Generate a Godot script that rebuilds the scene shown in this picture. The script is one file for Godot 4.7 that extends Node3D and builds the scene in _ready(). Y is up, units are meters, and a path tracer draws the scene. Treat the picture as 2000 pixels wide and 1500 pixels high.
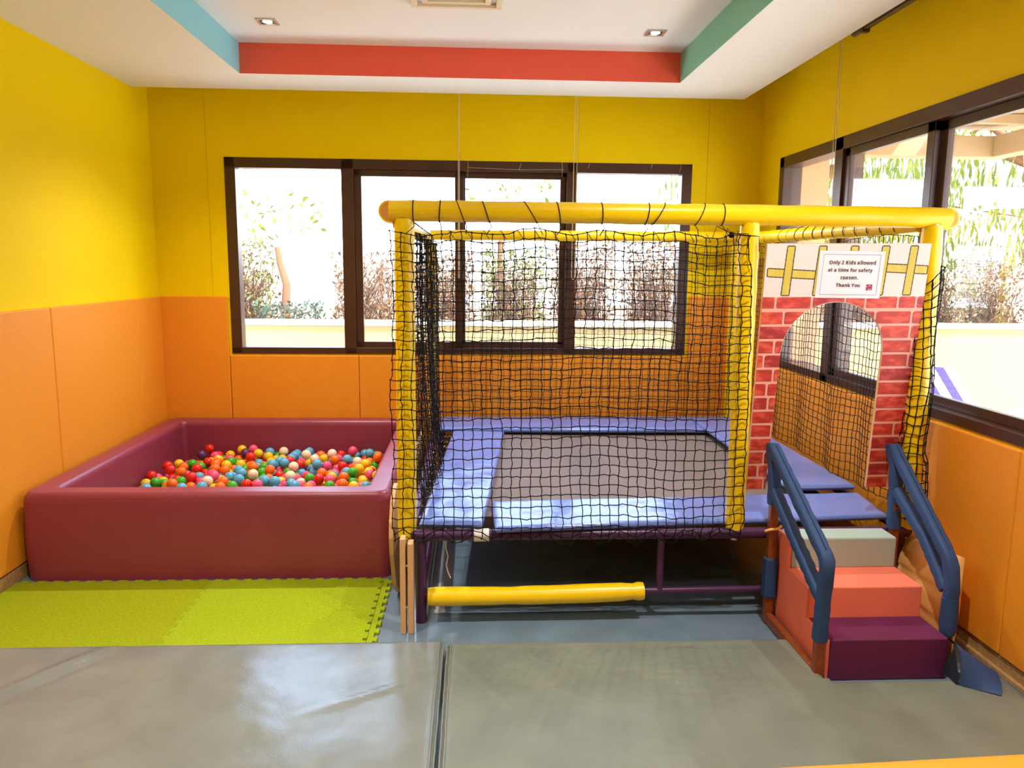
extends Node3D

const W := 4.294          # room width; back wall face z = 0, left wall face x = 0, floor y = 0
const H := 2.683          # lowered ceiling
const H2 := 2.860         # ceiling of the recess
const ZF := 7.6           # wall behind the camera
var rng := RandomNumberGenerator.new()
var used := {}
var mats := {}

# ------------------------------------------------------------------ helpers
func c8(r, g, b) -> Color:
	return Color(r / 255.0, g / 255.0, b / 255.0)

func numbered(n: String) -> String:
	if not used.has(n):
		used[n] = 0
		return n
	used[n] += 1
	return "%s_%03d" % [n, used[n]]

func M(key: String, col: Color, rough := 0.6, spec := 0.5, metal := 0.0) -> StandardMaterial3D:
	if mats.has(key):
		return mats[key]
	var m := StandardMaterial3D.new()
	m.resource_name = key
	m.albedo_color = col
	m.roughness = rough
	m.metallic_specular = spec
	m.metallic = metal
	mats[key] = m
	return m

func noise_tex(seed_: int, freq: float, lo: float, hi: float, octaves := 4, size := 512) -> NoiseTexture2D:
	var n := FastNoiseLite.new()
	n.seed = seed_
	n.frequency = freq
	n.fractal_octaves = octaves
	var t := NoiseTexture2D.new()
	t.width = size
	t.height = size
	t.seamless = true
	t.noise = n
	var g := Gradient.new()
	g.set_color(0, Color(lo, lo, lo))
	g.set_color(1, Color(hi, hi, hi))
	t.color_ramp = g
	return t

func bump_tex(seed_: int, freq: float, strength: float, octaves := 3, size := 512) -> NoiseTexture2D:
	var n := FastNoiseLite.new()
	n.seed = seed_
	n.frequency = freq
	n.fractal_octaves = octaves
	var t := NoiseTexture2D.new()
	t.width = size
	t.height = size
	t.seamless = true
	t.noise = n
	t.as_normal_map = true
	t.bump_strength = strength
	return t

func triplanar(m: StandardMaterial3D, scale: float) -> void:
	m.uv1_triplanar = true
	m.uv1_world_triplanar = true
	m.uv1_scale = Vector3(scale, scale, scale)

func ST() -> SurfaceTool:
	var st := SurfaceTool.new()
	st.begin(Mesh.PRIMITIVE_TRIANGLES)
	return st

func tri(st: SurfaceTool, a: Vector3, b: Vector3, c: Vector3) -> void:
	var n := (b - a).cross(c - a).normalized()
	st.set_normal(n); st.add_vertex(a)
	st.set_normal(n); st.add_vertex(c)
	st.set_normal(n); st.add_vertex(b)

func quad(st: SurfaceTool, a: Vector3, b: Vector3, c: Vector3, d: Vector3) -> void:
	var n := (c - a).cross(d - b).normalized()
	for v in [a, c, b, a, d, c]:
		st.set_normal(n)
		st.add_vertex(v)

func box(st: SurfaceTool, lo: Vector3, hi: Vector3) -> void:
	var p := []
	for k in 8:
		p.append(Vector3(hi.x if k & 1 else lo.x, hi.y if k & 2 else lo.y, hi.z if k & 4 else lo.z))
	quad(st, p[4], p[5], p[7], p[6])
	quad(st, p[1], p[0], p[2], p[3])
	quad(st, p[0], p[4], p[6], p[2])
	quad(st, p[5], p[1], p[3], p[7])
	quad(st, p[6], p[7], p[3], p[2])
	quad(st, p[0], p[1], p[5], p[4])

# box with rounded edges; xf places it
func rbox(st: SurfaceTool, lo: Vector3, hi: Vector3, r: float, seg := 2, xf := Transform3D()) -> void:
	var cen := (lo + hi) * 0.5
	var half := (hi - lo) * 0.5
	r = minf(r, minf(half.x, minf(half.y, half.z)))
	var inner := half - Vector3(r, r, r)
	var n := 2 * seg + 2
	for face in 6:
		var ax := face / 2
		var s := 1.0 if face % 2 == 0 else -1.0
		var u := (ax + 1) % 3
		var v := (ax + 2) % 3
		var pos := []
		var nor := []
		for i in n:
			for j in n:
				var ti := -1.0 + float(i) / seg if i <= seg else float(i - seg - 1) / seg
				var tj := -1.0 + float(j) / seg if j <= seg else float(j - seg - 1) / seg
				var d := Vector3()
				d[ax] = s
				d[u] = ti * s
				d[v] = tj
				d = d.normalized()
				var q := Vector3()
				q[ax] = s * inner[ax]
				q[u] = (-1.0 if i <= seg else 1.0) * s * inner[u]
				q[v] = (-1.0 if j <= seg else 1.0) * inner[v]
				pos.append(xf * (cen + q + d * r))
				nor.append((xf.basis * d).normalized())
		for i in n - 1:
			for j in n - 1:
				var a := i * n + j
				for k in [a, a + n + 1, a + n, a, a + 1, a + n + 1]:
					st.set_normal(nor[k])
					st.add_vertex(pos[k])

# swept round tube; r a number or one radius for each point
func tube(st: SurfaceTool, pts: Array, r, sides := 8, caps := true, square := false) -> void:
	var m := pts.size()
	var rings := []
	var up := Vector3()
	var dirs := []
	for i in m:
		var d: Vector3 = (pts[mini(i + 1, m - 1)] - pts[maxi(i - 1, 0)]).normalized()
		dirs.append(d)
		if i == 0:
			up = Vector3.UP if absf(d.y) < 0.9 else Vector3.RIGHT
		up = (up - d * up.dot(d)).normalized()
		var side := d.cross(up)
		var rr: float = r[i] if r is Array else r
		var ring := []
		for k in sides:
			var a := TAU * k / sides
			var nn := up * cos(a) + side * sin(a)
			var q := 1.0
			var n2 := nn
			if square:
				var ca := cos(a)
				var sa := sin(a)
				q = 1.0 / pow(pow(absf(ca), 5.0) + pow(absf(sa), 5.0), 0.2)
				n2 = (up * signf(ca) * pow(absf(ca), 3.0) + side * signf(sa) * pow(absf(sa), 3.0)).normalized()
			ring.append([pts[i] + nn * rr * q, n2])
		rings.append(ring)
	for i in m - 1:
		for k in sides:
			var k2 := (k + 1) % sides
			for q in [rings[i][k], rings[i + 1][k], rings[i + 1][k2], rings[i][k], rings[i + 1][k2], rings[i][k2]]:
				st.set_normal(q[1])
				st.add_vertex(q[0])
	if caps:
		for e in [0, m - 1]:
			var nn: Vector3 = -dirs[e] if e == 0 else dirs[e]
			for k in range(1, sides - 1):
				var o := [0, k, k + 1] if e == 0 else [0, k + 1, k]
				for w in o:
					st.set_normal(nn)
					st.add_vertex(rings[e][w][0])

# polygon (in the plane o + ux*x + uy*y) given thickness along d; texture coordinates from rect
func prism(st: SurfaceTool, poly: PackedVector2Array, o: Vector3, ux: Vector3, uy: Vector3, d: Vector3, rect := Rect2(0, 0, 1, 1)) -> void:
	if Geometry2D.is_polygon_clockwise(poly):
		poly.reverse()
	var flip := ux.cross(uy).dot(d) < 0.0
	var idx := Geometry2D.triangulate_polygon(poly)
	var nn := d.normalized()
	for t in range(0, idx.size(), 3):
		for pass_ in 2:
			var order := [0, 1, 2]
			var a2: Vector2 = poly[idx[t]]
			var b2: Vector2 = poly[idx[t + 1]]
			var c2: Vector2 = poly[idx[t + 2]]
			var ccw := (b2 - a2).cross(c2 - a2) > 0.0
			if ccw == (pass_ == 0) and not flip or ccw != (pass_ == 0) and flip:
				order = [0, 2, 1]
			for k in order:
				var p: Vector2 = poly[idx[t + k]]
				st.set_normal(nn if pass_ == 0 else -nn)
				st.set_uv(Vector2((p.x - rect.position.x) / rect.size.x, 1.0 - (p.y - rect.position.y) / rect.size.y))
				st.add_vertex(o + ux * p.x + uy * p.y + (d if pass_ == 0 else Vector3()))
	var m := poly.size()
	for i in m:
		var p := poly[i]
		var q := poly[(i + 1) % m]
		var A := o + ux * p.x + uy * p.y
		var B := o + ux * q.x + uy * q.y
		st.set_uv(Vector2.ZERO)
		if flip:
			quad(st, B, A, A + d, B + d)
		else:
			quad(st, A, B, B + d, A + d)

# smooth sheet from a grid of points P[i][j]
func sheet(st: SurfaceTool, P: Array, flip := false) -> void:
	var ni := P.size()
	var nj: int = P[0].size()
	var N := []
	for i in ni:
		var row := []
		for j in nj:
			var du: Vector3 = P[mini(i + 1, ni - 1)][j] - P[maxi(i - 1, 0)][j]
			var dv: Vector3 = P[i][mini(j + 1, nj - 1)] - P[i][maxi(j - 1, 0)]
			var n := du.cross(dv).normalized()
			row.append(-n if flip else n)
		N.append(row)
	for i in ni - 1:
		for j in nj - 1:
			var k := [[i, j], [i + 1, j + 1], [i + 1, j], [i, j], [i, j + 1], [i + 1, j + 1]]
			if flip:
				k.reverse()
			for e in k:
				st.set_normal(N[e[0]][e[1]])
				st.add_vertex(P[e[0]][e[1]])

func thing(called: String, label: String, category: String, at := Vector3.ZERO, group := "") -> Node3D:
	var o := Node3D.new()
	o.name = numbered(called)
	o.position = at
	add_child(o)
	tag(o, label, category, group)
	return o

func tag(o: Node, label: String, category: String, group := "") -> void:
	o.set_meta("label", label)
	o.set_meta("category", category)
	if group != "":
		o.set_meta("group", group)

# a part: its mesh is written in room coordinates
func part(parent: Node3D, called: String, st: SurfaceTool, m: Material, label := "") -> MeshInstance3D:
	var o := MeshInstance3D.new()
	o.name = called
	o.mesh = st.commit()
	o.material_override = m
	parent.add_child(o, true)
	var at := Vector3.ZERO
	var p: Node = parent
	while p != self and p is Node3D:
		at += p.position
		p = p.get_parent()
	o.position = -at
	if label != "":
		o.set_meta("label", label)
	return o

func solo(called: String, st: SurfaceTool, m: Material, label: String, category: String, group := "") -> MeshInstance3D:
	var o := MeshInstance3D.new()
	o.name = numbered(called)
	o.mesh = st.commit()
	o.material_override = m
	add_child(o)
	tag(o, label, category, group)
	return o

func struct(called: String, st: SurfaceTool, m: Material) -> MeshInstance3D:
	var o := MeshInstance3D.new()
	o.name = called
	o.mesh = st.commit()
	o.material_override = m
	add_child(o)
	o.set_meta("kind", "structure")
	return o

func V(x: float, y: float, z: float) -> Vector3:
	return Vector3(x, y, z)

func poly(a: Array) -> PackedVector2Array:
	var p := PackedVector2Array()
	for k in range(0, a.size(), 2):
		p.append(Vector2(a[k], a[k + 1]))
	return p

# ------------------------------------------------------------------ scene
func _ready() -> void:
	rng.seed = 20240611
	camera_and_light()
	materials()
	shell()
	window_back()
	window_right()
	ceiling_things()
	ball_pit()
	floor_mats()
	trampoline()
	doorway_board()
	stairs_and_rails()
	small_things()
	outside()

func camera_and_light() -> void:
	var cam := Camera3D.new()
	cam.name = "camera"
	add_child(cam)
	cam.fov = rad_to_deg(2.0 * atan(750.0 / 1508.88))
	cam.position = V(2.2311, 1.55, 5.6365)
	cam.basis = Basis(Vector3.UP, deg_to_rad(-2.8991)) * Basis(Vector3.RIGHT, deg_to_rad(-8.694)) * Basis(Vector3.BACK, deg_to_rad(0.5517))
	cam.near = 0.02
	cam.current = true
	var we := WorldEnvironment.new()
	we.name = "world"
	var e := Environment.new()
	e.background_mode = Environment.BG_SKY
	var sky := Sky.new()
	var sm := ProceduralSkyMaterial.new()
	sm.sky_top_color = Color(0.70, 0.83, 1.0)
	sm.sky_horizon_color = Color(0.96, 0.97, 1.0)
	sm.ground_horizon_color = Color(0.80, 0.78, 0.72)
	sm.ground_bottom_color = Color(0.55, 0.52, 0.47)
	sm.sky_energy_multiplier = 1.0
	sky.sky_material = sm
	e.sky = sky
	e.background_energy_multiplier = 7.6
	e.tonemap_mode = Environment.TONE_MAPPER_LINEAR
	e.tonemap_exposure = 1.18
	e.sdfgi_enabled = true
	e.ssao_enabled = true
	e.ssil_enabled = true
	we.environment = e
	add_child(we)
	var sun := DirectionalLight3D.new()
	sun.name = "sun"
	sun.light_color = Color(1.0, 0.95, 0.86)
	sun.light_energy = 7.0
	sun.light_angular_distance = 0.6
	sun.shadow_enabled = true
	add_child(sun)
	sun.look_at_from_position(V(6.0, 9.0, 4.0), V(0, 0, 0))

func materials() -> void:
	var m := M("wall_yellow", c8(242, 210, 2), 0.6, 0.22)
	m.normal_enabled = true
	m.normal_texture = bump_tex(3, 0.02, 1.2)
	m.normal_scale = 0.25
	triplanar(m, 0.7)
	m = M("pad_orange", c8(236, 150, 36), 0.5, 0.4)
	m.normal_enabled = true
	m.normal_texture = bump_tex(5, 0.06, 2.0)
	m.normal_scale = 0.15
	triplanar(m, 1.5)
	m = M("ceiling_white", c8(242, 242, 242), 0.8, 0.3)
	M("recess_blue", c8(146, 206, 218), 0.7, 0.3)
	M("recess_green", c8(138, 204, 186), 0.7, 0.3)
	M("recess_red", c8(248, 106, 84), 0.7, 0.3)
	m = M("floor_vinyl", c8(120, 142, 160), 0.22, 0.5)
	m.albedo_texture = noise_tex(11, 0.012, 0.86, 1.0)
	m.roughness_texture = noise_tex(12, 0.02, 0.6, 1.0)
	triplanar(m, 0.5)
	m = M("frame_brown", c8(70, 42, 30), 0.32, 0.5)
	M("frame_dark", c8(34, 24, 22), 0.4, 0.5)
	m = M("glass", Color(1, 1, 1, 0.04), 0.0, 0.5)
	m.transparency = BaseMaterial3D.TRANSPARENCY_ALPHA
	m = M("wood_trim", c8(206, 160, 104), 0.5)
	m.albedo_texture = noise_tex(21, 0.03, 0.75, 1.0)
	triplanar(m, 2.0)
	m = M("pit_vinyl", c8(142, 55, 74), 0.36, 0.5)
	m.normal_enabled = true
	m.normal_texture = bump_tex(31, 0.01, 2.0)
	m.normal_scale = 0.2
	triplanar(m, 0.6)
	m = M("foam_green", c8(162, 184, 22), 0.85, 0.3)
	m.albedo_texture = noise_tex(41, 0.05, 0.86, 1.0)
	m.normal_enabled = true
	m.normal_texture = bump_tex(42, 0.2, 3.0)
	m.normal_scale = 0.4
	triplanar(m, 2.5)
	m = M("foam_green_dull", c8(156, 170, 10), 0.85, 0.3)
	m.albedo_texture = mats["foam_green"].albedo_texture
	m.normal_enabled = true
	m.normal_texture = mats["foam_green"].normal_texture
	m.normal_scale = 0.4
	triplanar(m, 2.5)
	m = M("mat_grey", c8(126, 132, 126), 0.26, 0.5)
	m.albedo_texture = noise_tex(51, 0.008, 0.9, 1.0)
	m.roughness_texture = noise_tex(52, 0.015, 0.7, 1.0)
	m.normal_enabled = true
	m.normal_texture = bump_tex(53, 0.3, 1.0)
	m.normal_scale = 0.12
	triplanar(m, 1.0)
	m = M("mat_grey_worn", c8(119, 126, 113), 0.4, 0.45)
	m.albedo_texture = noise_tex(55, 0.006, 0.88, 1.0)
	m.normal_enabled = true
	m.normal_texture = mats["mat_grey"].normal_texture
	m.normal_scale = 0.15
	triplanar(m, 1.0)
	m = M("foam_tube_yellow", c8(250, 210, 10), 0.3, 0.5)
	m.normal_enabled = true
	m.normal_texture = bump_tex(61, 0.02, 2.0)
	m.normal_scale = 0.25
	triplanar(m, 1.6)
	M("foam_tube_cut", c8(226, 160, 80), 0.8)
	M("net_black", c8(22, 18, 22), 0.8, 0.3)
	M("frame_purple", c8(72, 34, 76), 0.35, 0.5)
	M("steel", c8(205, 200, 196), 0.25, 0.5, 0.8)
	m = M("pad_blue", c8(108, 130, 202), 0.2, 0.5)
	m.normal_enabled = true
	m.normal_texture = bump_tex(71, 0.012, 4.0)
	m.normal_scale = 0.25
	triplanar(m, 0.9)
	m = M("bed_grey", c8(128, 112, 106), 0.7, 0.4)
	m.albedo_texture = noise_tex(75, 0.4, 0.85, 1.0, 2)
	triplanar(m, 3.0)
	M("white_plastic", c8(240, 238, 235), 0.4)
	M("board_wood", c8(214, 168, 112), 0.6)
	M("step_coral", c8(242, 126, 102), 0.6, 0.4)
	M("step_mint", c8(164, 182, 172), 0.6, 0.4)
	M("step_plum", c8(98, 34, 76), 0.55, 0.4)
	m = M("rail_navy", c8(44, 72, 118), 0.6, 0.4)
	m.normal_enabled = true
	m.normal_texture = bump_tex(81, 0.03, 3.0)
	m.normal_scale = 0.3
	triplanar(m, 2.0)
	m = M("rail_wood", c8(150, 74, 30), 0.4)
	m.albedo_texture = mats["wood_trim"].albedo_texture
	triplanar(m, 2.5)
	m = M("bag_tan", c8(244, 184, 104), 0.6, 0.4)
	M("cord_cream", c8(226, 206, 170), 0.7)
	M("rail_bronze", c8(78, 56, 36), 0.4, 0.5)
	M("paper", c8(240, 226, 230), 0.7)
	M("ink", c8(70, 56, 62), 0.8)
	M("ink_blue", c8(120, 110, 170), 0.8)
	M("render_cream", c8(150, 130, 90), 0.9)
	M("render_pink", c8(176, 136, 110), 0.9)
	M("paving", c8(216, 212, 204), 0.9)
	M("porch_timber", c8(150, 122, 92), 0.7)
	M("soil", c8(120, 92, 66), 1.0)
	M("bark", c8(112, 72, 50), 0.9)
	M("twig", c8(100, 70, 54), 0.9)
	for l in [["leaf_dry", 104, 76, 54], ["leaf_olive", 82, 88, 36], ["leaf_willow", 100, 114, 32], ["leaf_teal", 36, 68, 58]]:
		m = M(l[0], c8(l[1], l[2], l[3]), 0.7, 0.4)
		m.backlight_enabled = true
		m.backlight = c8(l[1], l[2], l[3]) * 0.5
		m.cull_mode = BaseMaterial3D.CULL_DISABLED

# ------------------------------------------------------------------ room
func shell() -> void:
	var Y: StandardMaterial3D = mats["wall_yellow"]
	var st := ST()
	box(st, V(-0.2, -0.12, -0.2), V(W + 0.2, 0, ZF + 0.2))
	struct("floor", st, mats["floor_vinyl"])
	var TOP := 3.0
	# back wall with the window opening
	st = ST()
	box(st, V(-0.2, 0, -0.2), V(0.497, TOP, 0))
	box(st, V(3.794, 0, -0.2), V(W + 0.2, TOP, 0))
	box(st, V(0.497, 0, -0.2), V(3.794, 0.906, 0))
	box(st, V(0.497, 2.279, -0.2), V(3.794, TOP, 0))
	var wb := struct("wall_back", st, Y)
	var g := 0.0012
	var panels := [
		[0.0, 1.30, 0.38 - g, 1.30, 0.38 - g, TOP, 0.0, TOP],
		[0.38 + g, 1.30, 0.497, 1.30, 0.497, 2.279, 2.122 - g, 2.279, 2.122 - g, TOP, 0.38 + g, TOP],
		[2.122 + g, 2.279, 2.968 - g, 2.279, 2.968 - g, TOP, 2.122 + g, TOP],
		[2.968 + g, 2.279, 3.794, 2.279, 3.794, 1.30, 3.901 - g, 1.30, 3.901 - g, TOP, 2.968 + g, TOP],
		[3.901 + g, 1.30, W, 1.30, W, TOP, 3.901 + g, TOP]]
	for p in panels:
		st = ST()
		prism(st, poly(p), V(0, 0, 0), Vector3.RIGHT, Vector3.UP, V(0, 0, 0.005))
		part(wb, "wall_panel", st, Y)
	var PT := 0.02
	var O: StandardMaterial3D = mats["pad_orange"]
	var xs := [0.482, 1.402, 2.322, 3.242, 3.805]
	st = ST(); rbox(st, V(0.003, 0.076, 0), V(0.479, 1.317, PT), 0.009); part(wb, "wall_pad", st, O)
	for i in 4:
		st = ST(); rbox(st, V(xs[i], 0.076, 0), V(xs[i + 1] - 0.002, 0.897, PT), 0.009); part(wb, "wall_pad", st, O)
	st = ST(); rbox(st, V(3.808, 0.076, 0), V(W - PT, 1.34, PT), 0.009); part(wb, "wall_pad", st, O)
	# left wall
	st = ST()
	box(st, V(-0.2, 0, 0), V(0, TOP, ZF))
	var wl := struct("wall_left", st, Y)
	var zs := [PT, 0.412, 1.465, 2.515, 3.565, 4.615, 5.665, 6.715, ZF - 0.02]
	for i in zs.size() - 1:
		st = ST(); rbox(st, V(0, 0.076, zs[i] + 0.001), V(PT, 1.313, zs[i + 1] - 0.001), 0.009); part(wl, "wall_pad", st, O)
	# right wall with its window opening
	st = ST()
	box(st, V(W, 0, 0), V(W + 0.12, TOP, 0.384))
	box(st, V(W, 0, 3.87), V(W + 0.12, TOP, ZF))
	box(st, V(W, 0, 0.384), V(W + 0.12, 0.895, 3.87))
	box(st, V(W, 2.281, 0.384), V(W + 0.12, TOP, 3.87))
	var wr := struct("wall_right", st, Y)
	st = ST(); rbox(st, V(W - PT, 0.076, PT), V(W, 1.34, 0.375), 0.009); part(wr, "wall_pad", st, O)
	zs = [0.378, 0.83, 1.88, 2.93, 3.88]
	for i in 4:
		st = ST(); rbox(st, V(W - 0.03, 0.076, zs[i] + 0.001), V(W, 0.889, zs[i + 1] - 0.001), 0.01); part(wr, "wall_pad", st, O)
	zs = [3.885, 4.93, 5.98, 7.03, ZF - 0.02]
	for i in 4:
		st = ST(); rbox(st, V(W - PT, 0.076, zs[i] + 0.001), V(W, 1.313, zs[i + 1] - 0.001), 0.009); part(wr, "wall_pad", st, O)
	st = ST()
	box(st, V(-0.2, 0, ZF), V(W + 0.2, TOP, ZF + 0.2))
	struct("wall_front", st, Y)
	# skirting boards
	st = ST(); rbox(st, V(0, 0, 0), V(0.016, 0.07, ZF), 0.004, 1); struct("baseboard_left", st, mats["wood_trim"])
	st = ST(); rbox(st, V(0.016, 0, 0), V(W - 0.02, 0.07, 0.016), 0.004, 1); struct("baseboard_back", st, mats["wood_trim"])
	st = ST()
	rbox(st, V(W - 0.02, 0.02, 0), V(W, 0.07, ZF), 0.004, 1)
	rbox(st, V(W - 0.034, 0, 0), V(W, 0.024, ZF), 0.004, 1)
	struct("baseboard_right", st, mats["wood_trim"])
	# ceiling: lowered border with the recess, a blind pocket along the back and the right wall
	var zc := 0.238
	var xc := 4.065
	st = ST()
	var hi := H2 + 0.02
	box(st, V(0, H, zc), V(0.818, hi, ZF))
	box(st, V(3.51, H, zc), V(xc, hi, ZF))
	box(st, V(0.818, H, zc), V(3.51, hi, 0.669))
	box(st, V(0.818, H, 5.6), V(3.51, hi, ZF))
	box(st, V(-0.2, H2, -0.2), V(W + 0.2, 3.15, ZF + 0.2))
	var ce := struct("ceiling", st, mats["ceiling_white"])
	var e := 0.002
	st = ST(); box(st, V(0.818, H, 0.669), V(0.818 + e, H2, 5.6)); part(ce, "recess_side", st, mats["recess_blue"], "pale blue side of the ceiling recess")
	st = ST(); box(st, V(3.51 - e, H, 0.669), V(3.51, H2, 5.6)); part(ce, "recess_side", st, mats["recess_green"], "sea green side of the ceiling recess")
	st = ST(); box(st, V(0.818, H, 0.669), V(3.51, H2, 0.669 + e)); part(ce, "recess_side", st, mats["recess_red"], "coral red side of the ceiling recess")

func bars(st: SurfaceTool, list: Array, horizontal: bool, lo: float, hi: float) -> void:
	# list of [u0, v0, u1, v1] rectangles: on the back wall u = x and depth along z, on the right wall u = z and depth along x
	for b in list:
		if horizontal:
			rbox(st, V(b[0], b[1], lo), V(b[2], b[3], hi), 0.003, 1)
		else:
			rbox(st, V(W + lo, b[1], b[0]), V(W + hi, b[3], b[2]), 0.003, 1)

func window(called: String, back: bool, u: Array, y0: float, y1: float) -> void:
	# u: outer edge, glass 1, mullion, sash glass a, sash glass b, mullion, glass 4, outer edge
	var st := ST()
	var F: StandardMaterial3D = mats["frame_brown"]
	var lo := -0.09 if back else -0.01
	var hi := 0.01 if back else 0.118
	var mid := 0.5 * (lo + hi)
	bars(st, [[u[0], y0, u[11], y0 + 0.047], [u[0], y1 - 0.07, u[11], y1], [u[0], y0, u[1], y1], [u[10], y0, u[11], y1], [u[2], y0, u[3], y1], [u[8], y0, u[9], y1]], back, lo, hi)
	var win := struct(called, st, F)
	var pane := func(a: float, b: float, c: float, d: float, depth: float, to: Node3D) -> void:
		var s := ST()
		if back:
			box(s, V(a, c, depth - 0.002), V(b, d, depth + 0.002))
		else:
			box(s, V(W + depth - 0.002, c, a), V(W + depth + 0.002, d, b))
		part(to, "pane", s, mats["glass"])
	var sg := -1.0 if back else 1.0
	pane.call(u[1] - 0.005, u[2] + 0.005, y0 + 0.04, y1 - 0.065, sg * 0.05, win)
	pane.call(u[9] - 0.005, u[10] + 0.005, y0 + 0.04, y1 - 0.065, sg * 0.05, win)
	# two sliding sashes
	for k in 2:
		var a: float = u[3] if k == 0 else u[6] - 0.06
		var b: float = u[5] + 0.06 if k == 0 else u[8]
		var g0: float = u[4] if k == 0 else u[6]
		var g1: float = u[5] if k == 0 else u[7]
		var dl := 0.022 if k == 0 else 0.058
		var d0 := sg * dl - 0.016
		var d1 := sg * dl + 0.016
		var s := ST()
		bars(s, [[a, y0 + 0.047, b, y0 + 0.09], [a, y1 - 0.114, b, y1 - 0.07], [a, y0 + 0.047, g0, y1 - 0.07], [g1, y0 + 0.047, b, y1 - 0.07]], back, d0, d1)
		var sash := part(win, "sash", s, F)
		pane.call(g0 - 0.004, g1 + 0.004, y0 + 0.085, y1 - 0.11, sg * dl, sash)

func window_back() -> void:
	window("window_1", true, [0.497, 0.570, 1.301, 1.387, 1.439, 2.098, 2.172, 2.853, 2.895, 2.968, 3.722, 3.794], 0.906, 2.279)

func window_right() -> void:
	window("window_2", false, [0.384, 0.455, 1.19, 1.285, 1.345, 2.075, 2.175, 2.885, 2.93, 3.03, 3.80, 3.87], 0.895, 2.281)

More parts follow.
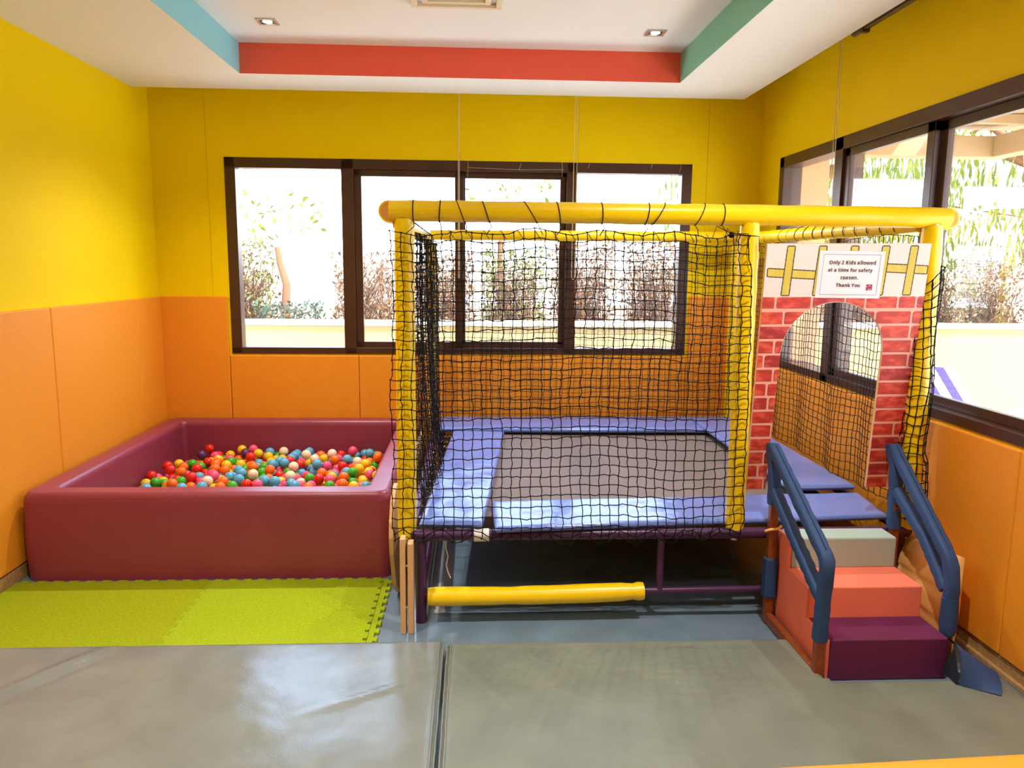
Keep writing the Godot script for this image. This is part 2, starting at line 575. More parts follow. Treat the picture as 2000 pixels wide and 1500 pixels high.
# ------------------------------------------------------------------ ceiling fittings
func ceiling_things() -> void:
	var lamp := M("halogen", c8(255, 244, 226), 0.4)
	lamp.emission_enabled = true
	lamp.emission = c8(255, 236, 206)
	lamp.emission_energy_multiplier = 6.0
	var spots := [[1.103, 1.103, "square recessed halogen downlight near the pale blue recess side"], [3.253, 1.075, "square recessed halogen downlight near the sea green recess side"], [1.103, 3.4, "square recessed halogen downlight over the pale grey mat"], [3.253, 3.4, "square recessed halogen downlight over the grey mat by the steps"], [1.103, 5.3, "square recessed halogen downlight at the far end of the blue side"], [3.253, 5.3, "square recessed halogen downlight at the far end of the green side"]]
	for s in spots:
		var t := thing("downlight", s[2], "light", V(s[0], H2, s[1]), "halogen downlights in the ceiling recess")
		var x: float = s[0]
		var z: float = s[1]
		var st := ST()
		for q in [[-0.055, -0.055, 0.055, -0.04], [-0.055, 0.04, 0.055, 0.055], [-0.055, -0.04, -0.04, 0.04], [0.04, -0.04, 0.055, 0.04]]:
			rbox(st, V(x + q[0], H2 - 0.008, z + q[1]), V(x + q[2], H2, z + q[3]), 0.002, 1)
		part(t, "bezel", st, mats["steel"])
		st = ST()
		box(st, V(x - 0.04, H2 - 0.0015, z - 0.04), V(x + 0.04, H2 - 0.0005, z + 0.04))
		part(t, "housing", st, mats["frame_dark"])
		st = ST()
		tube(st, [V(x, H2 - 0.002, z), V(x, H2 - 0.006, z)], 0.026, 20)
		part(t, "bulb", st, lamp)
		var l := SpotLight3D.new()
		l.name = "downlight_beam"
		l.light_color = Color(1.0, 0.97, 0.93)
		l.light_energy = 3.75
		l.spot_angle = 60.0
		l.spot_angle_attenuation = 1.0
		l.spot_range = 12.0
		l.spot_attenuation = 2.0
		l.light_size = 0.026
		l.shadow_enabled = true
		t.add_child(l)
		l.position = V(0, -0.02, 0)
		l.rotation_degrees.x = -90
	# air vent in the recess
	var v := thing("ceiling_vent", "cream square air conditioning vent in the recess ceiling", "vent", V(2.14, H2, 1.75))
	var a0 := 1.916
	var a1 := 2.372
	var b0 := 1.45
	var b1 := 1.91
	for k in 3:
		var i := 0.055 * k
		var st := ST()
		var w := 0.03
		var y := H2 - 0.02 + 0.005 * k
		rbox(st, V(a0 + i, y, b0 + i), V(a1 - i, y + 0.018, b0 + i + w), 0.003, 1)
		rbox(st, V(a0 + i, y, b1 - i - w), V(a1 - i, y + 0.018, b1 - i), 0.003, 1)
		rbox(st, V(a0 + i, y, b0 + i + w), V(a0 + i + w, y + 0.018, b1 - i - w), 0.003, 1)
		rbox(st, V(a1 - i - w, y, b0 + i + w), V(a1 - i, y + 0.018, b1 - i - w), 0.003, 1)
		part(v, "frame" if k == 0 else "louvre", st, M("vent_cream", c8(236, 222, 196), 0.6))
	# blind rail in the pocket on the right and pull cords
	var st := ST()
	rbox(st, V(4.088, 2.681, 1.7), V(4.112, 2.705, 6.8), 0.004, 1)
	var rail := thing("blind_rail", "dark bronze blind rail in the pocket above the yellow right wall", "blind rail", V(4.12, 2.685, 4.2))
	part(rail, "track", st, mats["rail_bronze"])
	st = ST()
	rbox(st, V(4.08, 2.668, 1.80), V(4.118, 2.69, 1.83), 0.004, 1)
	part(rail, "bracket", st, mats["rail_bronze"])
	for k in 3:
		var t := thing("roller_blind", ["cream blind cord hanging before the middle of the back window", "cream looped blind cord hanging at the right mullion of the back window", "cream blind cord hanging over the first mullion of the right window"][k], "blind", [V(2.127, 1.47, 0.06), V(2.945, 1.48, 0.06), V(4.24, 1.3, 1.27)][k], "blind pull cords")
		var s := ST()
		var pts := []
		var gap := [0.008, 0.022, 0.03][k] as float
		for j in 21:
			var a := PI * j / 20.0
			var off := cos(a) * gap * 0.5
			var dy := -sin(a) * gap
			pts.append(t.position + (V(off, dy, 0) if k < 2 else V(0, dy, off)))
		var t0: Vector3 = pts[0]
		var t1: Vector3 = pts[20]
		pts.push_front(V(t0.x, 2.858, t0.z))
		pts.append(V(t1.x, 2.858, t1.z))
		tube(s, pts, 0.0022, 5)
		part(t, "cord", s, mats["cord_cream"])
	# left over threads tied along the head of the back window
	var T := thing("string", "thin white thread left tied along the head of the back window", "string", V(2.5, 2.2, 0.02))
	for q in [[2.19, 2.275, 2.187, 2.17], [2.855, 2.28, 2.857, 2.18], [2.19, 2.232, 2.55, 2.222], [2.55, 2.222, 2.87, 2.228], [2.55, 2.222, 2.565, 2.27], [3.05, 2.275, 3.042, 2.24], [3.50, 2.275, 3.493, 2.25], [3.71, 2.275, 3.70, 2.225]]:
		var s := ST()
		tube(s, [V(q[0], q[1], 0.016), V((q[0] + q[2]) * 0.5 + 0.003, (q[1] + q[3]) * 0.5, 0.017), V(q[2], q[3], 0.016)], 0.0012, 4)
		part(T, "thread", s, mats["cord_cream"])

# ------------------------------------------------------------------ ball pit
func rounded_rect(x0: float, z0: float, x1: float, z1: float, r: float, n: int) -> Array:
	var out := []
	for k in 4:
		var cx := x1 - r if k == 0 or k == 3 else x0 + r
		var cz := z1 - r if k < 2 else z0 + r
		for i in n + 1:
			var a := PI * 0.5 * (k + float(i) / n)
			out.append(Vector2(cx + r * cos(a), cz + r * sin(a)))
	return out

func ball_pit() -> void:
	var t := thing("ball_pit", "low dusky plum padded vinyl ball pit in the corner", "ball pit", V(0.93, 0, 0.98))
	var n := 7
	var outer := rounded_rect(0.045, 0.03, 1.822, 1.935, 0.06, n)
	var inner := rounded_rect(0.175, 0.16, 1.692, 1.805, 0.035, n)
	var prof := [[0.0, 0.0], [0.0, 0.40]]
	for i in range(0, 9):                     # rounded top: first across the outer edge, then the inner one
		var a := PI * 0.5 * i / 8.0
		prof.append([0.22 - 0.22 * cos(a), 0.40 + 0.045 * sin(a)])
	for i in range(0, 9):
		var a := PI * 0.5 * (1.0 - i / 8.0)
		prof.append([0.78 + 0.22 * cos(a), 0.40 + 0.045 * sin(a)])
	prof.append([1.0, 0.08])
	var P := []
	var m := outer.size()
	for k in m + 1:
		var o: Vector2 = outer[k % m]
		var i_: Vector2 = inner[k % m]
		var row := []
		for q in prof:
			var p: Vector2 = o.lerp(i_, q[0])
			var y: float = q[1]
			var bulge := 0.012 * sin(PI * clampf(y / 0.42, 0, 1)) if q[0] == 0.0 else 0.0
			var dir := (o - i_).normalized()
			row.append(V(p.x + dir.x * bulge, y, p.y + dir.y * bulge))
		P.append(row)
	# add points up the straight faces so that the bulge shows
	var Q := []
	for row in P:
		var r2 := []
		for j in 9:
			var a: Vector3 = row[0]
			var b: Vector3 = row[1]
			var f := j / 8.0
			r2.append(a.lerp(b, f) + (a - V(0.93, 0, 0.98)).normalized() * 0.008 * sin(PI * f))
		for j in range(2, row.size()):
			r2.append(row[j])
		Q.append(r2)
	var st := ST()
	sheet(st, Q)
	part(t, "padded_wall", st, mats["pit_vinyl"])
	st = ST()
	rbox(st, V(0.16, 0.004, 0.145), V(1.707, 0.10, 1.82), 0.01, 1)
	part(t, "base_pad", st, mats["pit_vinyl"])
	# balls
	var cols := [["sky_blue", 92, 172, 208, "sky blue"], ["green", 66, 172, 36, "green"], ["yellow", 248, 196, 26, "yellow"], ["orange", 250, 112, 20, "orange"], ["red", 224, 36, 26, "red"], ["pink", 240, 84, 128, "pink"], ["cream", 246, 224, 190, "cream"], ["purple", 92, 44, 100, "dark purple"]]
	var weights := [0.20, 0.15, 0.19, 0.19, 0.12, 0.11, 0.025, 0.014]
	var bm := []
	for c in cols:
		bm.append(M("ball_" + c[0], c8(c[1], c[2], c[3]), 0.24, 0.5))
	var R := 0.0325
	var sph := SphereMesh.new()
	sph.radius = R
	sph.height = 2 * R
	sph.radial_segments = 20
	sph.rings = 10
	# the layer underneath, too many to tell apart
	var lower := []
	var row_ := 0
	var z := 0.20
	while z < 1.775:
		var x := 0.21 + (R if row_ % 2 else 0.0)
		while x < 1.66:
			lower.append(V(x + rng.randf_range(-0.001, 0.001), 0.10 + R, z))
			x += 0.067
		z += 0.0585
		row_ += 1
	var mm := MultiMesh.new()
	mm.transform_format = MultiMesh.TRANSFORM_3D
	mm.use_colors = true
	mm.mesh = sph
	mm.instance_count = lower.size()
	for i in lower.size():
		mm.set_instance_transform(i, Transform3D(Basis(), lower[i]))
		var k := pick(weights)
		mm.set_instance_color(i, c8(cols[k][1], cols[k][2], cols[k][3]).srgb_to_linear())
	var lm := M("ball_mixed", Color.WHITE, 0.24, 0.5)
	lm.vertex_color_use_as_albedo = true
	var mi := MultiMeshInstance3D.new()
	mi.name = "ball_layer"
	mi.multimesh = mm
	mi.material_override = lm
	add_child(mi)
	tag(mi, "lower layer of mixed plastic balls filling the plum ball pit", "balls")
	mi.set_meta("kind", "stuff")
	# the balls on top, dropped one by one to where they rest
	var placed: Array = lower.duplicate()
	var cell := {}
	for p in placed:
		var key := Vector2i(floori(p.x / 0.07), floori(p.z / 0.07))
		if not cell.has(key):
			cell[key] = []
		cell[key].append(p)
	for b in 298:
		var best := V(0, 9, 0)
		for tr in 14:
			var zz := 0.195 + 0.93 * pow(rng.randf(), 0.9)
			var xmin := 0.21 + 0.16 * clampf((0.75 - zz) / 0.5, 0, 1)
			var xx := rng.randf_range(xmin, 1.655)
			var yy := 0.10 + R
			var kx := floori(xx / 0.07)
			var kz := floori(zz / 0.07)
			for i in range(-1, 2):
				for j in range(-1, 2):
					for p in cell.get(Vector2i(kx + i, kz + j), []):
						var d2: float = (p.x - xx) * (p.x - xx) + (p.z - zz) * (p.z - zz)
						if d2 < 4 * R * R:
							yy = maxf(yy, p.y + sqrt(4 * R * R - d2))
			var cost := yy + rng.randf() * 0.02
			if cost < best.y + 0.0 and yy < best.y:
				best = V(xx, yy, zz)
		var key := Vector2i(floori(best.x / 0.07), floori(best.z / 0.07))
		if not cell.has(key):
			cell[key] = []
		cell[key].append(best)
		var k := pick(weights)
		var o := MeshInstance3D.new()
		o.name = numbered("play_ball")
		o.mesh = sph
		o.material_override = bm[k]
		o.position = best
		add_child(o)
		var along := "left side" if best.x < 0.70 else "middle" if best.x < 1.2 else "right side"
		var deep := "back" if best.z < 0.5 else "centre" if best.z < 0.8 else "front"
		tag(o, "glossy %s plastic ball in the ball pit, %s %s" % [cols[k][4], deep, along], "ball", "%s balls in the ball pit" % cols[k][4])

func pick(w: Array) -> int:
	var s := 0.0
	for v in w:
		s += v
	var r := rng.randf() * s
	for i in w.size():
		r -= w[i]
		if r <= 0:
			return i
	return 0

# ------------------------------------------------------------------ mats on the floor
func teeth(a: Vector2, b: Vector2, n: int, depth: float, side: float) -> Array:
	# dovetail teeth from a to b, standing out to one side
	var out := []
	var d := (b - a) / n
	var nn := Vector2(-d.y, d.x).normalized() * side * depth
	for i in n:
		var p := a + d * i
		out.append_array([p + d * 0.28, p + d * 0.2 + nn, p + d * 0.8 + nn, p + d * 0.72])
	return out

func flat_poly(st: SurfaceTool, pts: Array, y0: float, y1: float) -> void:
	var p := PackedVector2Array()
	for q in pts:
		p.append(Vector2(q.x, q.y))
	prism(st, p, V(0, y0, 0), Vector3.RIGHT, V(0, 0, 1), V(0, y1 - y0, 0))

func mat_top(x: float, z: float, bx: Array, thick: float, wr: FastNoiseLite, kind: int) -> float:
	# bx: distance to the nearest edge is worked out from these limits
	var d := minf(minf(x - bx[0], bx[1] - x), minf(z - bx[2], bx[3] - z))
	if kind == 1 and x > bx[4] - 0.2:
		var dx := bx[4] - x as float
		var dz := z - bx[5] as float
		if dx > 0 and dz < 0:
			d = minf(d, dx)
		elif dx <= 0:
			d = minf(d, dz)
	var f := clampf(d / 0.035, 0, 1)
	var y := thick * sqrt(maxf(0, 1 - (1 - f) * (1 - f)))
	var s := clampf(d / 0.15, 0, 1)
	y += s * 0.004 * wr.get_noise_2d(x * 60, z * 60)
	if kind == 0:
		# the long curved fold on the left and a few pulls near the seam
		var fx := 0.42 + 0.42 * pow(clampf((3.45 - z) / 0.8, 0, 1), 1.6)
		y += s * 0.010 * exp(-pow((x - fx) / 0.028, 2)) * clampf((3.9 - z) / 0.4, 0, 1)
		y -= s * 0.006 * exp(-pow((x - fx - 0.06) / 0.03, 2))
		var u := (z - 3.0) - (2.0 - x) * 0.55
		y += s * 0.006 * exp(-pow(u / 0.022, 2)) * exp(-pow((x - 1.86) / 0.16, 2))
		y += s * 0.004 * sin(26.0 * x + 5.0 * z) * exp(-pow((z - 2.75) / 0.1, 2)) * exp(-pow((x - 1.0) / 0.3, 2))
	return y

func floor_mats() -> void:
	# green foam tiles
	var zb := 1.972
	var zf := 2.78
	var sx := 0.947
	var tile := [[0.022, sx, "lime green foam mat tile in the corner by the left wall", mats["foam_green_dull"]], [sx, 1.79, "lime green foam mat tile reaching to the trampoline", mats["foam_green"]]]
	for k in 2:
		var x0: float = tile[k][0]
		var x1: float = tile[k][1]
		var pts := [Vector2(x0, zb)]
		pts.append_array(teeth(Vector2(x0, zb), Vector2(x1, zb), 12, 0.018, -1.0))
		pts.append(Vector2(x1, zb))
		if k == 0:
			pts.append_array(teeth(Vector2(x1, zb), Vector2(x1, zf), 11, 0.013, -1.0))
		else:
			for i in 11:
				var za := zb + (zf - zb) * (i + 0.35) / 11.0
				pts.append_array([Vector2(x1, za), Vector2(x1 - 0.017, za + 0.004), Vector2(x1 - 0.017, za + 0.021), Vector2(x1, za + 0.025)])
		pts.append(Vector2(x1, zf))
		pts.append(Vector2(x0, zf))
		if k == 1:
			var back := teeth(Vector2(x0, zb), Vector2(x0, zf), 11, 0.014, -1.0)
			back.reverse()
			pts.append_array(back)
		var t := thing("foam_mat", tile[k][2], "foam mat", V((x0 + x1) / 2, 0, 2.37), "lime green foam mats")
		var st := ST()
		flat_poly(st, pts, 0.0005, 0.011)
		part(t, "tile", st, tile[k][3])
		if k == 1:
			var q := [Vector2(1.792, zb), Vector2(1.815, zb)]
			q.append_array(teeth(Vector2(1.815, zb), Vector2(1.815, zf), 11, 0.018, -1.0))
			q.append_array([Vector2(1.815, zf), Vector2(1.792, zf)])
			st = ST()
			flat_poly(st, q, 0.0005, 0.011)
			part(t, "edge_strip", st, mats["foam_green"])
	# two big grey vinyl mats
	var wr := FastNoiseLite.new()
	wr.seed = 7
	wr.frequency = 0.035
	for k in 2:
		var bx := [0.03, 2.115, 2.665, 4.95] if k == 0 else [2.124, 4.22, 2.69, 4.06, 3.555, 3.025]
		var t := thing("floor_mat", ["wrinkled pale grey vinyl mat in the left foreground", "flat grey vinyl mat before the trampoline and steps"][k], "floor mat", V((bx[0] + bx[1]) / 2, 0, (bx[2] + bx[3]) / 2), "grey vinyl floor mats")
		var st := ST()
		var zl := []
		var edge := [0.0, 0.002, 0.006, 0.012, 0.02, 0.03, 0.04]
		for e in edge: zl.append(bx[2] + e)
		var nz := 110
		for i in range(1, nz): zl.append(bx[2] + 0.04 + (bx[3] - bx[2] - 0.08) * i / nz)
		for i in edge.size(): zl.append(bx[3] - edge[edge.size() - 1 - i])
		if k == 1:
			for e in edge: zl.append(bx[5] + e)
			zl.sort()
		var xl := []
		for e in edge: xl.append(bx[0] + e)
		for i in range(1, 100): xl.append(bx[0] + 0.04 + (bx[1] - bx[0] - 0.08) * i / 100.0)
		for i in edge.size(): xl.append(bx[1] - edge[edge.size() - 1 - i])
		if k == 1:
			for e in edge: xl.append(bx[4] - e)
			xl.sort()
		var split := [[xl, zl]] if k == 0 else [[xl.filter(func(v): return v <= bx[4] + 1e-6), zl], [xl.filter(func(v): return v >= bx[4] - 1e-6), zl.filter(func(v): return v >= bx[5] - 1e-6)]]
		for part_ in split:
			var P := []
			for x in part_[0]:
				var row := []
				for z in part_[1]:
					row.append(V(x, mat_top(x, z, bx, 0.045, wr, k), z))
				P.append(row)
			sheet(st, P, true)
		part(t, "cover", st, mats["mat_grey"] if k == 0 else mats["mat_grey_worn"])
		# welted seams along the edge where the two mats meet
		for j in 2:
			st = ST()
			var pts := []
			var s := 1.0 if k == 0 else -1.0
			var ex: float = bx[1] if k == 0 else bx[0]
			for i in 40:
				var z: float = (bx[2] as float) + 0.03 + ((bx[3] as float) - bx[2] - 0.06) * i / 39.0
				pts.append(V(ex - s * (0.004 + 0.014 * j) + 0.002 * wr.get_noise_2d(z * 300, 50 * j + 9 * k), 0.026 + 0.015 * j, z))
			tube(st, pts, 0.0035, 6)
			part(t, "welt", st, mats["mat_grey"])
	# orange padded block at the bottom right edge of the picture
	var o := thing("foam_block", "orange padded foam block in the right foreground", "foam block", V(3.25, 0, 4.26))
	var s2 := ST()
	var turn := Basis(Vector3.UP, deg_to_rad(2.7))
	rbox(s2, V(-0.82, 0.0, -0.025), V(1.02, 0.475, 0.33), 0.045, 4, Transform3D(turn, V(3.12, 0, 4.115)))
	part(o, "cover", s2, mats["pad_orange"])

# ------------------------------------------------------------------ trampoline
func net(P: Array, r: float, wob: float, knots: bool) -> SurfaceTool:
	var st := ST()
	var ni := P.size()
	var nj: int = P[0].size()
	for i in ni:
		var pts := []
		for j in nj:
			pts.append(P[i][j])
			if j < nj - 1:
				pts.append((P[i][j] + P[i][j + 1]) * 0.5 + V(rng.randf_range(-wob, wob), rng.randf_range(-wob, wob), rng.randf_range(-wob, wob)))
		tube(st, pts, r, 3, false)
	for j in nj:
		var pts := []
		for i in ni:
			pts.append(P[i][j])
			if i < ni - 1:
				pts.append((P[i][j] + P[i + 1][j]) * 0.5 + V(rng.randf_range(-wob, wob), -absf(rng.randf_range(-wob, wob)), rng.randf_range(-wob, wob)))
		tube(st, pts, r, 3, false)
	if knots:
		for i in ni:
			for j in nj:
				var c: Vector3 = P[i][j]
				var k := r * 2.1
				var e := [V(k, 0, 0), V(0, 0, k), V(-k, 0, 0), V(0, 0, -k)]
				for q in 4:
					tri(st, c + V(0, k, 0), c + e[q], c + e[(q + 1) % 4])
					tri(st, c - V(0, k, 0), c + e[(q + 1) % 4], c + e[q])
	return st

func foam_post(a: Vector3, b: Vector3, r: float) -> SurfaceTool:
	var st := ST()
	var pts := []
	var rr := []
	var n := 26
	for i in n + 1:
		pts.append(a.lerp(b, i / float(n)))
		var q := r * (1.0 + 0.025 * sin(i * 2.3 + a.x * 7.0) + rng.randf_range(-0.015, 0.015))
		rr.append(q)
	# rounded, slightly pinched ends
	rr[0] = r * 0.93
	rr[n] = r * 0.93
	tube(st, pts, rr, 20)
	return st

func ring_cord(st: SurfaceTool, c: Vector3, ax: Vector3, r: float, slant: float, from := 0.0, to := TAU) -> void:
	var u := Vector3.UP if absf(ax.y) < 0.9 else Vector3.RIGHT
	var s := ax.cross(u).normalized()
	var pts := []
	for i in 17:
		var a := from + (to - from) * i / 16.0
		pts.append(c + (u * cos(a) + s * sin(a)) * r + ax * slant * cos(a) * 0.5)
	tube(st, pts, 0.0022, 4, false)

func pad(st: SurfaceTool, q: Array, y0: float, y1: float, seed_: float) -> void:
	# a soft flat cushion over the quadrilateral q (x,z corners in order), rounded edge
	var P := []
	var Pb := []
	var n := 24
	var es := [0.0, 0.004, 0.012, 0.025, 0.05]
	var us := []
	for e in es: us.append(e)
	for i in range(1, n): us.append(0.05 + 0.9 * i / n)
	for i in es.size(): us.append(1.0 - es[es.size() - 1 - i])
	var L := (Vector2(q[1][0], q[1][1]) - Vector2(q[0][0], q[0][1])).length()
	var D := (Vector2(q[3][0], q[3][1]) - Vector2(q[0][0], q[0][1])).length()
	for u in us:
		var row := []
		var rb := []
		for v in us:
			var a := Vector2(q[0][0], q[0][1]).lerp(Vector2(q[1][0], q[1][1]), u)
			var b := Vector2(q[3][0], q[3][1]).lerp(Vector2(q[2][0], q[2][1]), u)
			var p := a.lerp(b, v)
			var d := minf(minf(u, 1 - u) * L, minf(v, 1 - v) * D)
			var f := clampf(d / 0.02, 0, 1)
			var bulge := sqrt(maxf(0, 1 - (1 - f) * (1 - f)))
			var w := 0.0025 * sin(14.0 * p.x + 23.0 * p.y + seed_) * sin(9.0 * p.y - 6.0 * p.x + seed_ * 2.0)
			var ymid := (y0 + y1) * 0.5
			row.append(V(p.x, ymid + (y1 - ymid) * bulge + w * f, p.y))
			rb.append(V(p.x, ymid - (ymid - y0) * bulge, p.y))
		P.append(row)
		Pb.append(rb)
	sheet(st, P, true)
	sheet(st, Pb, false)

func trampoline() -> void:
	var t := thing("trampoline", "rectangular trampoline with blue edge pads inside a yellow padded black net cage", "trampoline", V(3.06, 0, 1.28))
	var PU: StandardMaterial3D = mats["frame_purple"]
	var YF: StandardMaterial3D = mats["foam_tube_yellow"]
	var BK: StandardMaterial3D = mats["net_black"]
	var x0 := 1.965
	var x1 := 4.165
	var z0 := 0.13
	var z1 := 2.42
	# rail frame
	for q in [[V(x0, 0.395, z1), V(x1, 0.395, z1)], [V(x0, 0.395, z0), V(x1, 0.395, z0)], [V(x0, 0.395, z0), V(x0, 0.395, z1)], [V(x1, 0.395, z0), V(x1, 0.395, z1)]]:
		var st := ST()
		tube(st, q, 0.024, 14)
		part(t, "frame_rail", st, PU)
	for q in [[2.005, z1], [4.13, z1], [2.005, z0 + 0.03], [4.13, z0 + 0.03]]:
		var st := ST()
		tube(st, [V(q[0], 0.0, q[1]), V(q[0], 0.39, q[1])], 0.024, 14)
		part(t, "leg", st, PU)
	var st := ST()
	tube(st, [V(3.057, 0.13, z1), V(3.057, 0.38, z1)], 0.016, 12)
	part(t, "strut", st, PU)
	for z in [z1, z0 + 0.03]:
		st = ST(); tube(st, [V(2.005, 0.125, z), V(4.13, 0.138, z)], 0.016, 12); part(t, "lower_bar", st, PU)
	for x in [2.005, 4.13]:
		st = ST(); tube(st, [V(x, 0.12, z0 + 0.03), V(x, 0.12, z1)], 0.016, 12); part(t, "lower_bar", st, PU)
	st = ST(); tube(st, [V(2.235, 0.395, z1), V(2.30, 0.395, z1)], 0.028, 14); part(t, "joint_sleeve", st, mats["white_plastic"], "short white sleeve on the purple rail")
	# springs along the left and back rails, where the pads leave them bare
	for i in 14:
		st = ST()
		var z := 0.35 + 0.155 * i
		var pts := []
		for k in 33:
			var a := TAU * k / 4.0
			pts.append(V(x0 + 0.02 + 0.16 * k / 32.0, 0.405 + 0.009 * sin(a), z + 0.009 * cos(a)))
		tube(st, pts, 0.0022, 4)
		part(t, "spring", st, mats["steel"])
	# jumping bed
	st = ST()
	var P := []
	for i in 25:
		var row := []
		for j in 25:
			var u := i / 24.0
			var v := j / 24.0
			row.append(V(lerpf(2.15, 4.0, u), 0.418 - 0.02 * sin(PI * u) * sin(PI * v), lerpf(0.3, 2.24, v)))
		P.append(row)
	sheet(st, P, true)
	part(t, "jumping_bed", st, mats["bed_grey"], "grey brown woven jumping bed")
	# edge pads
	var q := [
		[[[2.005, 0.56], [2.30, 0.56], [2.30, 0.56], [2.005, 0.56]], 0, 0],
	]
	st = ST(); pad(st, [[1.99, 0.075], [4.12, 0.075], [4.12, 0.545], [2.0, 0.50]], 0.428, 0.462, 1.0); part(t, "edge_pad", st, mats["pad_blue"])
	st = ST(); pad(st, [[3.80, 0.25], [4.145, 0.25], [4.15, 1.965], [3.80, 1.985]], 0.448, 0.482, 4.0); part(t, "edge_pad", st, mats["pad_blue"])
	st = ST(); pad(st, [[2.095, 0.545], [2.44, 0.555], [2.275, 2.425], [1.998, 2.41]], 0.425, 0.455, 2.0); part(t, "edge_pad", st, mats["pad_blue"])
	st = ST(); pad(st, [[2.318, 2.095], [4.16, 1.985], [4.12, 2.335], [2.325, 2.478]], 0.418, 0.450, 3.0); part(t, "edge_pad", st, mats["pad_blue"])
	# padded posts
	var posts := [
		[V(1.946, 0.385, 2.40), V(1.948, 1.735, 2.40), 0.041], [V(3.388, 0.41, 2.40), V(3.384, 1.735, 2.40), 0.041], [V(4.172, 0.41, 2.40), V(4.168, 1.735, 2.40), 0.043],
		[V(1.946, 0.47, 0.15), V(1.935, 1.70, 0.15), 0.038], [V(4.105, 0.47, 0.15), V(4.10, 1.72, 0.15), 0.038]]
	for p in posts:
		var o := part(t, "post", foam_post(p[0], p[1], p[2]), YF)
		st = ST()
		tube(st, [V(p[0].x, 0.36, p[0].z), p[0] + V(0, 0.02, 0)], 0.019, 10)
		tube(st, [p[1] - V(0, 0.02, 0), V(p[1].x, 1.76, p[1].z)], 0.019, 10)
		part(o, "pipe", st, mats["steel"])
	st = ST(); var fb := foam_post(V(1.888, 1.768, 2.40), V(4.235, 1.768, 2.40), 0.043); part(t, "top_bar", fb, YF)
	part(t, "top_bar", foam_post(V(1.93, 1.757, 0.15), V(4.14, 1.768, 0.15), 0.036), YF)
	part(t, "top_bar", foam_post(V(1.915, 1.735, 0.15), V(1.93, 1.715, 2.36), 0.036), YF)
	part(t, "top_bar", foam_post(V(4.13, 1.755, 0.15), V(4.145, 1.742, 2.36), 0.038), YF)
	for x in [1.888, 4.235]:
		st = ST()
		tube(st, [V(x, 1.765, 2.31), V(x, 1.765, 2.36), V(x, 1.765, 2.41)], [0.046, 0.047, 0.044], 20)
		var o := part(t, "bar_end", st, YF)
		st = ST()
		tube(st, [V(x, 1.765, 2.4095), V(x, 1.765, 2.4115)], 0.036, 18)
		part(o, "cut_face", st, mats["foam_tube_cut"])
	for p in [[1.946, 1.735], [3.384, 1.735], [4.168, 1.735]]:
		st = ST(); tube(st, [V(p[0], p[1] - 0.004, 2.40), V(p[0], p[1] + 0.012, 2.40)], 0.031, 14); part(t, "clamp", st, mats["steel"])
	st = ST()
	prism(st, poly([0.4, 0.02, 2.15, 0.02, 2.30, 0.12, 2.40, 0.30, 2.42, 0.38, 2.405, 0.45, 2.345, 0.52, 2.26, 0.56, 2.18, 0.56, 2.12, 0.43, 0.4, 0.43]), V(1.868, 0, 0), V(0, 0, 1), Vector3.UP, V(0.018, 0, 0))
	part(t, "side_board", st, mats["board_wood"], "tan rounded board behind the left front post")
	# foam sleeve on the lower bar
	st = ST()
	var sp := []
	var sr := []
	for i in 41:
		var u := i / 40.0
		sp.append(V(lerpf(2.035, 2.985, u), lerpf(0.118, 0.132, u) - 0.006 * sin(PI * u), 2.425))
		var r := 0.041 * (1.0 - 0.10 * exp(-pow((u - 0.38) / 0.06, 2)) - 0.22 * exp(-pow((u - 0.94) / 0.014, 2)) + 0.02 * sin(19 * u))
		sr.append(r * (0.92 if i == 0 or i == 40 else 1.0))
	tube(st, sp, sr, 20)
	part(t, "foam_sleeve", st, YF, "yellow foam sleeve on the low bar")
	# lacing cords on the bars
	st = ST()
	for k in [[807, 0], [857, -3], [896, 16], [944, 14], [1029, 26], [1083, 8], [1166, 2], [1254, -6], [1277, -24], [1357, -18], [1401, -2]]:
		var x: float = 1.95 + (k[0] - 790.2) / 465.5
		ring_cord(st, V(x, 1.768, 2.40), Vector3.RIGHT, 0.0445, -k[1] / 465.5)
	part(t, "lacing_cord", st, BK)
	st = ST()
	for i in 17:
		ring_cord(st, V(2.08 + 0.12 * i, 1.762, 0.15), Vector3.RIGHT, 0.0375, -0.05)
	for i in 17:
		ring_cord(st, V(4.137, 1.75, 0.3 + 0.12 * i), V(0, 0, 1), 0.0395, 0.045)
	for i in 16:
		ring_cord(st, V(1.922, 1.725, 0.3 + 0.12 * i), V(0, 0, 1), 0.0375, 0.03)
	part(t, "lacing_cord", st, BK)
	# nets
	var nz := FastNoiseLite.new()
	nz.seed = 5
	nz.frequency = 0.012
	var C := 0.0415
	P = []
	var rows := 33
	var cols := 37
